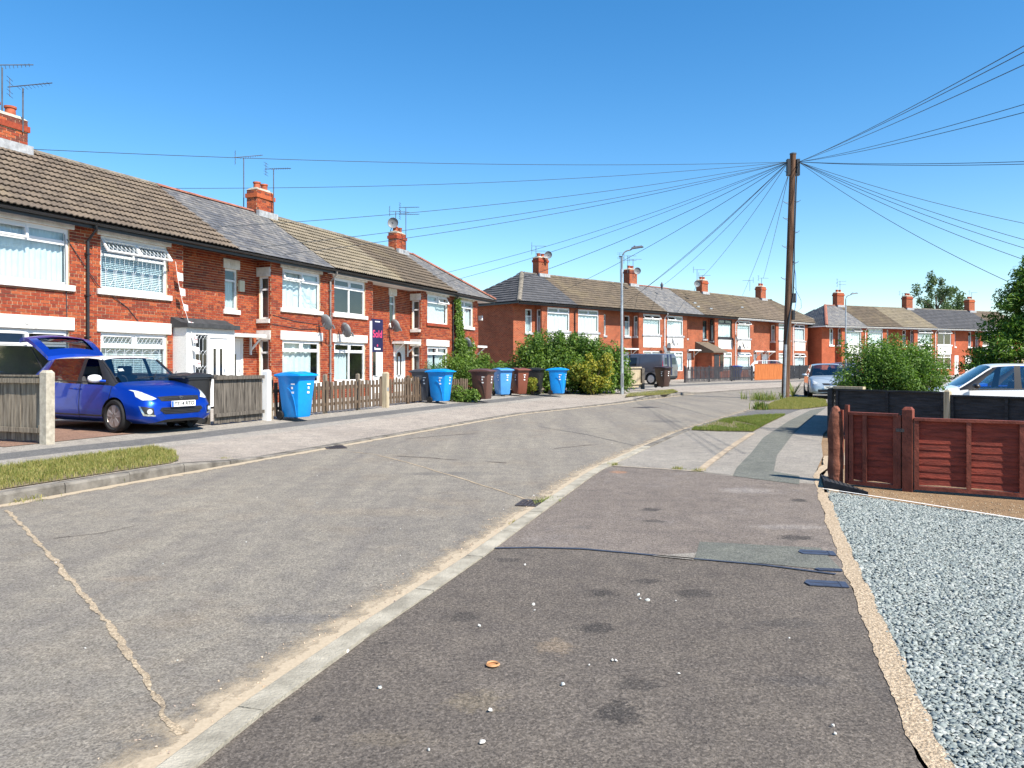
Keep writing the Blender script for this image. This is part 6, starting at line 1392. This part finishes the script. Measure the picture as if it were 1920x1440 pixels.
for (px, py, Z), lab, st, sg_ in (((45, 279, 19.9), 'topmost wire running left to the nearest chimney', LP, .25), ((300, 353, 25.2), 'wire running left to the ridge where slate begins', LP, .3), ((380, 427, 23.2), 'wire crossing the slate roof to its left eaves corner', LP, .35), ((441, 468, 23.9), 'wire ending at the eaves above the narrow window', LP, .35), ((508, 480, 24.9), 'wire ending at the eaves left of the first big downpipe', LP, .35),
        ((775, 525, 37), 'wire ending on the dark brown tiled house eaves', LP, .4), ((790, 541, 36.5), 'wire ending above the open window of the dark roofed house', LP, .4), ((905, 545, 41), 'wire running to the end house with the slate hip', LP, .4), ((1040, 552, 49), 'wire running to the grey hipped roof corner', LP, .3), ((1157, 579, 54), 'wire dropping to eaves beside the far lamp post', LP, .3),
        ((1199, 548, 58), 'wire dropping across the small slate roof', LP, .3), ((1246, 533, 60), 'wire tied to the dark ridge finial', LP, .3), ((1318, 518, 62), 'wire dropping to aerials on the third far chimney', LP, .3), ((1392, 554, 65), 'steep wire dropping to the ridge near the fourth chimney', LP2, .2), ((1431, 522, 66), 'steepest wire dropping left of the pole', LP2, .2)):
    wire(st, AT(px, py, Z), lab, sg_, .009 if Z < 40 else .012)
for (px, py, Z), lab, sg_ in (((2160, -48, 8.5), 'uppermost wire climbing to the top right edge', .12), ((2160, -28, 8.8), 'second wire from the top at the right edge', .1), ((2170, 5, 9), 'third wire from the top at the right edge', .1), ((2200, 110, 11), 'upper wire of the middle right pair', .15), ((2200, 135, 11), 'lower wire of the middle right pair', .15),
        ((2300, 286, 16), 'upper of two level wires going right', .15), ((2300, 292, 17), 'lower of two level wires going right', .18), ((1890, 528, 24.5), 'wire ending behind the conifer on the right', .25), ((2120, 455, 26), 'uppermost of the wires sloping down to the right edge', .3), ((2120, 500, 25), 'middle wire sloping down to the right edge', .3), ((2120, 520, 25), 'lower middle wire sloping down to the right edge', .35), ((2100, 545, 24), 'lowest wire sloping down to the right edge', .35)):
    wire(RP_, AT(px, py, Z), lab, sg_, .008 if Z < 15 else .010)
# ================================================================ aerials
def aerial(base, h, ang, kind, label, L=.68):
    r = empty('tv_aerial', base, 0, label, 'aerial', 'tv aerials on chimneys'); MB().tube([(0, 0, -.35), (0, 0, h)], .019, 6).build('mast', M['aerial'], r)
    MB().tube([(0, 0, -.3), (.0, .10, -.3)], .015, 5).build('bracket', M['aerial'], r)
    c, s = math.cos(ang), math.sin(ang); P = lambda a, b, z: (a*c-b*s, a*s+b*c, h+z)
    zs = (0, -.35) if kind == 'twin' else (0,)
    for z0 in zs:
        MB().tube([P(-.35, 0, z0), P(L, 0, z0+.2 if kind == 'tilt' else z0)], .013, 6).build('boom', M['aerial'], r)
        e = MB()
        for k in range(9):
            x = -.1+(L+.05)*k/8.5; zz = z0+(.2*max(0, x)/L if kind == 'tilt' else 0); e.tube([P(x, -.13, zz), P(x, .13, zz)], .006, 4)
        for dz in (-.22, -.11, .11, .22): e.tube([P(-.30, -.20, z0+dz), P(-.30, .20, z0+dz)], .007, 4)
        e.tube([P(-.30, 0, z0-.24), P(-.30, 0, z0+.24)], .010, 4); o = e.build('element', M['aerial'], r); o['kind'] = 'stuff'
    return r
for (px, py, Z), h_, an, k, lab in (((43, 222, 19.6), .78, .25, 'tilt', 'aerial on a short mast at the nearest chimney'), ((4, 200, 19.4), 1.0, .5, 'tilt', 'aerial at the very left edge above the nearest chimney'), ((457, 385, 28.3), 1.75, .4, 'tilt', 'tall aerial left of the second chimney'), ((513, 396, 28.6), 1.6, -.1, 'one', 'aerial right of the second chimney'),
        ((742, 455, 37.6), 1.55, .3, 'one', 'left aerial on the third chimney'), ((761, 455, 37.6), 1.75, -.1, 'twin', 'right double aerial on the third chimney'), ((1005, 480, 53), .7, .1, 'twin', 'aerial on the chimney of the grey hipped roof'), ((1163, 520, 57.5), 1.6, 1.3, 'one', 'end-on aerial left of the chimney behind the lamp post'), ((1177, 503, 57.8), .95, .1, 'twin', 'double aerial on the chimney behind the lamp post'), ((1187, 518, 58), 1.3, .0, 'one', 'thin aerial right of the chimney behind the lamp post'),
        ((1307, 518, 63), .55, .0, 'one', 'left aerial of the third far chimney'), ((1317, 522, 63), .25, .0, 'one', 'right aerial of the third far chimney'), ((1406, 538, 69), .6, 2.6, 'one', 'left aerial of the chimney left of the pole'), ((1428, 541, 69), .95, .1, 'one', 'right aerial of the chimney left of the pole'), ((1575, 553, 77), 1.4, .1, 'twin', 'aerial on the far terrace end chimney'), ((1692, 555, 81), .3, .1, 'one', 'aerial on the far terrace middle chimney'), ((1822, 582, 85), 2.0, .1, 'one', 'aerial beside the far right chimney')):
    aerial(AT(px, py, Z), h_, an, k, lab)
for (px, py, Z), lab in (((737, 418, 37.5), 'small round dish on top of the third chimney'), ((1028, 478, 53), 'round dish on an arm beside the grey roof chimney'), ((1195, 508, 57.9), 'round dish on an arm beside the chimney behind the lamp post'), ((1307, 532, 62.3), 'round dish fixed to the third far chimney')):
    d = empty('satellite_dish', AT(px, py, Z), 0, lab, 'dish', 'satellite dishes on chimneys'); q = MB(); q.lathe([(.001, .05), (.12, .04), (.25, 0), (.27, -.04), (.25, -.01), (.12, .03), (.001, .04)], (0, 0, 0), 'y', 18); q.build('bowl', M['dishgrey'], d, smooth=2); MB().tube([(0, .04, 0), (-.2, .1, -.55)], .018, 5).build('arm', M['aerial'], d); MB().tube([(0, -.25, -.05), (0, -.3, -.02)], .04, 6).build('receiver', M['aerial'], d)
fn = tag(MB().lathe([(.02, -.25), (.1, 0), (.13, .18), (.05, .34), (.001, .42)], n=10).build('ridge_finial', M['aerial'], None, smooth=True), 'dark pointed finial on the slate ridge of the middle terrace', 'finial'); fn.location = AT(1241, 538, 60.4)
# ================================================================ plants
def leaves(name, clumps, n, size, mat, parent, asp=.55, out=.5, shell=.33, kindstuff=False):
    """leaf-shaped faces through the volume of several clumps; clumps: (centre, radii, weight)"""
    wts = np.array([c[2] for c in clumps], float); cnt = RNG.multinomial(n, wts/wts.sum()); VV = []; FF = []; k0 = 0
    for (c, r, w_), m in zip(clumps, cnt):
        if m == 0: continue
        d = RNG.normal(0, 1, (m, 3)); d /= np.linalg.norm(d, axis=1)[:, None]; rr = RNG.random(m)**shell
        p = np.array(c)[None]+d*rr[:, None]*np.array(r)[None]*(1+.18*np.sin(d[:, 0:1]*7+d[:, 2:3]*9+c[0]*3))
        nn = d*out+RNG.normal(0, 1, (m, 3))*.6+np.array([0, 0, .35]); nn /= np.linalg.norm(nn, axis=1)[:, None]
        t = np.cross(nn, RNG.normal(0, 1, (m, 3))); t /= np.linalg.norm(t, axis=1)[:, None]; b = np.cross(nn, t)
        s = (size*(.6+.8*RNG.random(m)))[:, None]
        V = np.zeros((m, 4, 3)); V[:, 0] = p-t*s*.5; V[:, 1] = p+b*s*asp*.5+nn*s*.08; V[:, 2] = p+t*s*.5; V[:, 3] = p-b*s*asp*.5+nn*s*.08
        F = np.array([(0, 1, 2), (0, 2, 3)])[None]+(np.arange(m)*4+k0)[:, None, None]; k0 += 4*m
        VV.append(V.reshape(-1, 3)); FF.append(F.reshape(-1, 3))
    o = npmesh(name, np.vstack(VV), np.vstack(FF), M[mat], parent); return o
def blob(nc, R, c0, rs_, flat=1.0, zmin=.1):
    """clumps spread over an ellipsoid so that the outline is uneven"""
    out = []
    for _ in range(nc):
        d = Vector((random.gauss(0, 1), random.gauss(0, 1), random.gauss(0, 1))).normalized(); q = random.uniform(.35, .88)
        p = Vector((c0[0]+d.x*R[0]*q, c0[1]+d.y*R[1]*q, max(zmin, c0[2]+d.z*R[2]*q))); r = random.uniform(*rs_); out.append((p, (r, r, r*flat), r*r))
    return out
def shrub(name, base, R, nc, rs_, n, size, mat, label, cat='shrub', stems=5, asp=.55, extra=None, zc=None, group=None):
    S = empty(name, base, 0, label, cat, group); zc = zc or R[2]
    leaves('foliage', blob(nc, R, (0, 0, zc), rs_), n, size, mat, S, asp)
    if extra: leaves('new_shoots', extra[0], extra[1], size*1.05, extra[2], S, asp)
    b = MB()
    for i in range(stems):
        a = 2*math.pi*i/stems+.3; p = Vector((math.cos(a)*R[0]*.5, math.sin(a)*R[1]*.5, zc*1.1)); b = MB(); b.tube([(math.cos(a)*.05, math.sin(a)*.05, -.05), p*.5+Vector((0, 0, .1)), p], [.035, .025, .01], 6); b.build('stem', M['bark'], S)
    return S
# round shrub over the black fence
bx = Vector((7.95, 15.95, 0))
spr = [(Vector((math.cos(a)*1.0+random.gauss(0, .1), math.sin(a)*.75, 1.2+random.gauss(0, .32))), (.22, .22, .28), .05) for a in [k*.35 for k in range(18)]]+[(Vector((random.uniform(-1.0, 1.0), random.uniform(-.6, .6), 1.82+random.uniform(-.15, .12))), (.16, .16, .28), .04) for _ in range(16)]
shrub('round_shrub', bx, (1.08, .85, .72), 90, (.24, .40), 46000, .056, 'leaf_bush', 'big round green shrub spilling over the black fence', extra=(spr, 7000, 'leaf_bush'), asp=.42, zc=1.2)
# big hedge in the middle with yellow shrub and dark low hedge
hx_ = Vector((2.55, 33.6, ZG))
S = empty('hedge', hx_, 0, 'big overgrown green hedge behind the last blue bin', 'hedge')
cl = blob(60, (1.7, 1.1, 1.1), (-.75, 0, 1.22), (.5, .78))+blob(50, (1.8, 1.1, 1.0), (.95, .1, 1.05), (.45, .7))
leaves('foliage', cl, 60000, .115, 'leaf_dark', S, .6)
top_ = [(Vector((random.uniform(-1.9, 1.9), random.uniform(-.8, .3), 0)), (.22, .22, .3), .05) for _ in range(24)]
top_ = [(Vector((p.x, p.y, 2.36-.11*(p.x+.7)**2+random.uniform(-.2, .25))), r, w_) for p, r, w_ in top_]
leaves('new_shoots', top_, 3500, .10, 'leaf_bush', S, .6)
for k in range(6): MB().tube([(-1.4+k*.55, 0, -.05), (-1.3+k*.5, .1, .8), (-1.5+k*.55, 0, 1.6)], [.05, .035, .015], 6).build('stem', M['bark'], S)
shrub('golden_shrub', Vector((3.45, 32.5, ZG)), (1.15, .45, 1.0), 44, (.12, .30), 5500, .10, 'leaf_yellow', 'yellow leaved shrub at the right end of the big hedge', asp=.6, zc=.95)
shrub('low_hedge', Vector((4.55, 34.3, ZG)), (.72, .7, .62), 26, (.28, .45), 11000, .075, 'leaf_dark', 'low dark hedge left of the lamp post foot', 'hedge', zc=.62)
# plants in the end house's garden
shrub('juniper', R1(11.6, 3.3, ZG), (.62, .6, .6), 24, (.22, .36), 11000, .06, 'leaf_juniper', 'dense green juniper behind the low pickets', asp=.25, zc=.62)
shrub('garden_shrub', R1(16.5, 2.6, ZG), (1.5, 1.1, .75), 34, (.3, .5), 14000, .10, 'leaf_dark', 'loose green shrub below the ivy clad front', zc=.85)
shrub('garden_shrub', R1(19.8, 3.4, ZG), (1.7, .9, .55), 30, (.28, .45), 11000, .10, 'leaf_bush', 'sprawling low shrub right of the ivy', zc=.7)
iv_ = empty('ivy', R1(20.25, .08, ZG), R1.rz, 'green ivy climbing beside the black downpipe', 'ivy')
ic = [(Vector((random.gauss(.05+(.5*(1-z/4.6))*random.random(), .14), -.10, z)), (.22, .10, .25), .05+.03*(4.6-z)) for z in [random.uniform(.6, 4.3) for _ in range(60)]]+[(Vector((random.uniform(-.3, 1.4), -.25, random.uniform(.5, 2.3))), (.35, .2, .35), .2) for _ in range(22)]
leaves('foliage', ic, 12000, .09, 'leaf_dark', iv_, .8); MB().tube([(0, -.02, 0), (.05, -.03, 1.5), (-.02, -.03, 4.2)], [.03, .02, .008], 6).build('stem', M['bark'], iv_)
shrub('flowering_weed', G(999, 739, ZG), (.35, .3, .45), 12, (.1, .2), 2200, .07, 'leaf_yellow', 'leggy yellow flowering weeds beside the bins', 'weeds', zc=.4)
shrub('bramble', G(868, 752, ZG), (.55, .35, .25), 14, (.14, .22), 2500, .08, 'leaf_dark', 'dark bramble at the foot of the first brown bin', 'bramble', zc=.2)
sw = empty('spiky_plant', G(1487, 745, .04), 0, 'spiky long leaved plant at the telegraph pole foot', 'plant')
for k in range(26):
    a = random.uniform(0, 6.28); L_ = random.uniform(.5, .95); q = MB(); q.open = True; o1 = Vector((math.cos(a), math.sin(a), 0)); sdv = Vector((-o1.y, o1.x, 0))*.022; ln = random.uniform(.3, .8)
    p = [o1*(L_*ln*t)+Vector((0, 0, L_*(t-.25*ln*t*t))) for t in (0, .4, .75, 1)]
    q.add([p[0]-sdv, p[0]+sdv, p[1]+sdv, p[1]-sdv, p[2]+sdv*.7, p[2]-sdv*.7, p[3]], [(0, 1, 2, 3), (3, 2, 4, 5), (5, 4, 6)]); q.build('leaf', M['grassgreen'], sw)
# conifer at the right edge
def conifer(base, H, R, label, nb=620, per=105):
    S = empty('conifer_tree', base, 0, label, 'tree'); MB().tube([(0, 0, -.1), (0, 0, H*.55), (0, 0, H*.95)], [.16, .10, .03], 10).build('trunk', M['bark'], S)
    cl = []
    for i in range(nb):
        z = H*(.04+.93*random.random()**1.15); rad_ = R*(1-z/H)**.72*random.uniform(.55, 1.05); a = random.uniform(0, 6.283); ln = random.uniform(.28, .48)
        cl.append((Vector((math.cos(a)*rad_, math.sin(a)*rad_, z)), (ln, ln, ln*.5), ln))
    leaves('crown', cl, nb*per, .15, 'leaf_conifer', S, .28, .8, .4); return S
conifer(Vector((17.6, 25.0, .0)), 5.3, 2.75, 'dense bright green conifer at the right edge')
def tree(base, H, R, label, nc, n, droop=0):
    S = empty('tree', base, 0, label, 'tree'); MB().tube([(0, 0, -.2), (.1, 0, H*.45), (0, .1, H*.8)], [.32, .2, .06], 10).build('trunk', M['bark'], S)
    for k in range(6):
        a = k*1.05+.4; MB().tube([(0, 0, H*(.35+.06*k)), (math.cos(a)*R*.4, math.sin(a)*R*.4, H*(.5+.06*k)), (math.cos(a)*R*.75, math.sin(a)*R*.75, H*(.58+.05*k))], [.12, .07, .02], 6).build('limb', M['bark'], S)
    cl = []
    for i in range(nc):
        d = Vector((random.gauss(0, 1), random.gauss(0, 1), random.gauss(0, 1))).normalized(); q = random.uniform(.45, .98); r = random.uniform(.55, 1.1)
        cl.append((Vector((d.x*R*q, d.y*R*q, H*.66+d.z*H*.33*q)), (r*.8, r*.8, r*1.1), r*r))
    leaves('crown', cl, n, .30, 'leaf_tree', S, .6, .4, .5); return S
tree(Vector((60.5, 108, 0)), 14.2, 3.6, 'tall loose tree above the roof of the farthest terrace', 40, 7000)
tree(Vector((64.8, 112, 0)), 12.6, 2.8, 'thinner tree right of the tall one behind the roofs', 30, 6000)
tree(Vector((55.5, 112, 0)), 9.6, 1.9, 'small tree left of the tall one behind the roofs', 14, 2600)
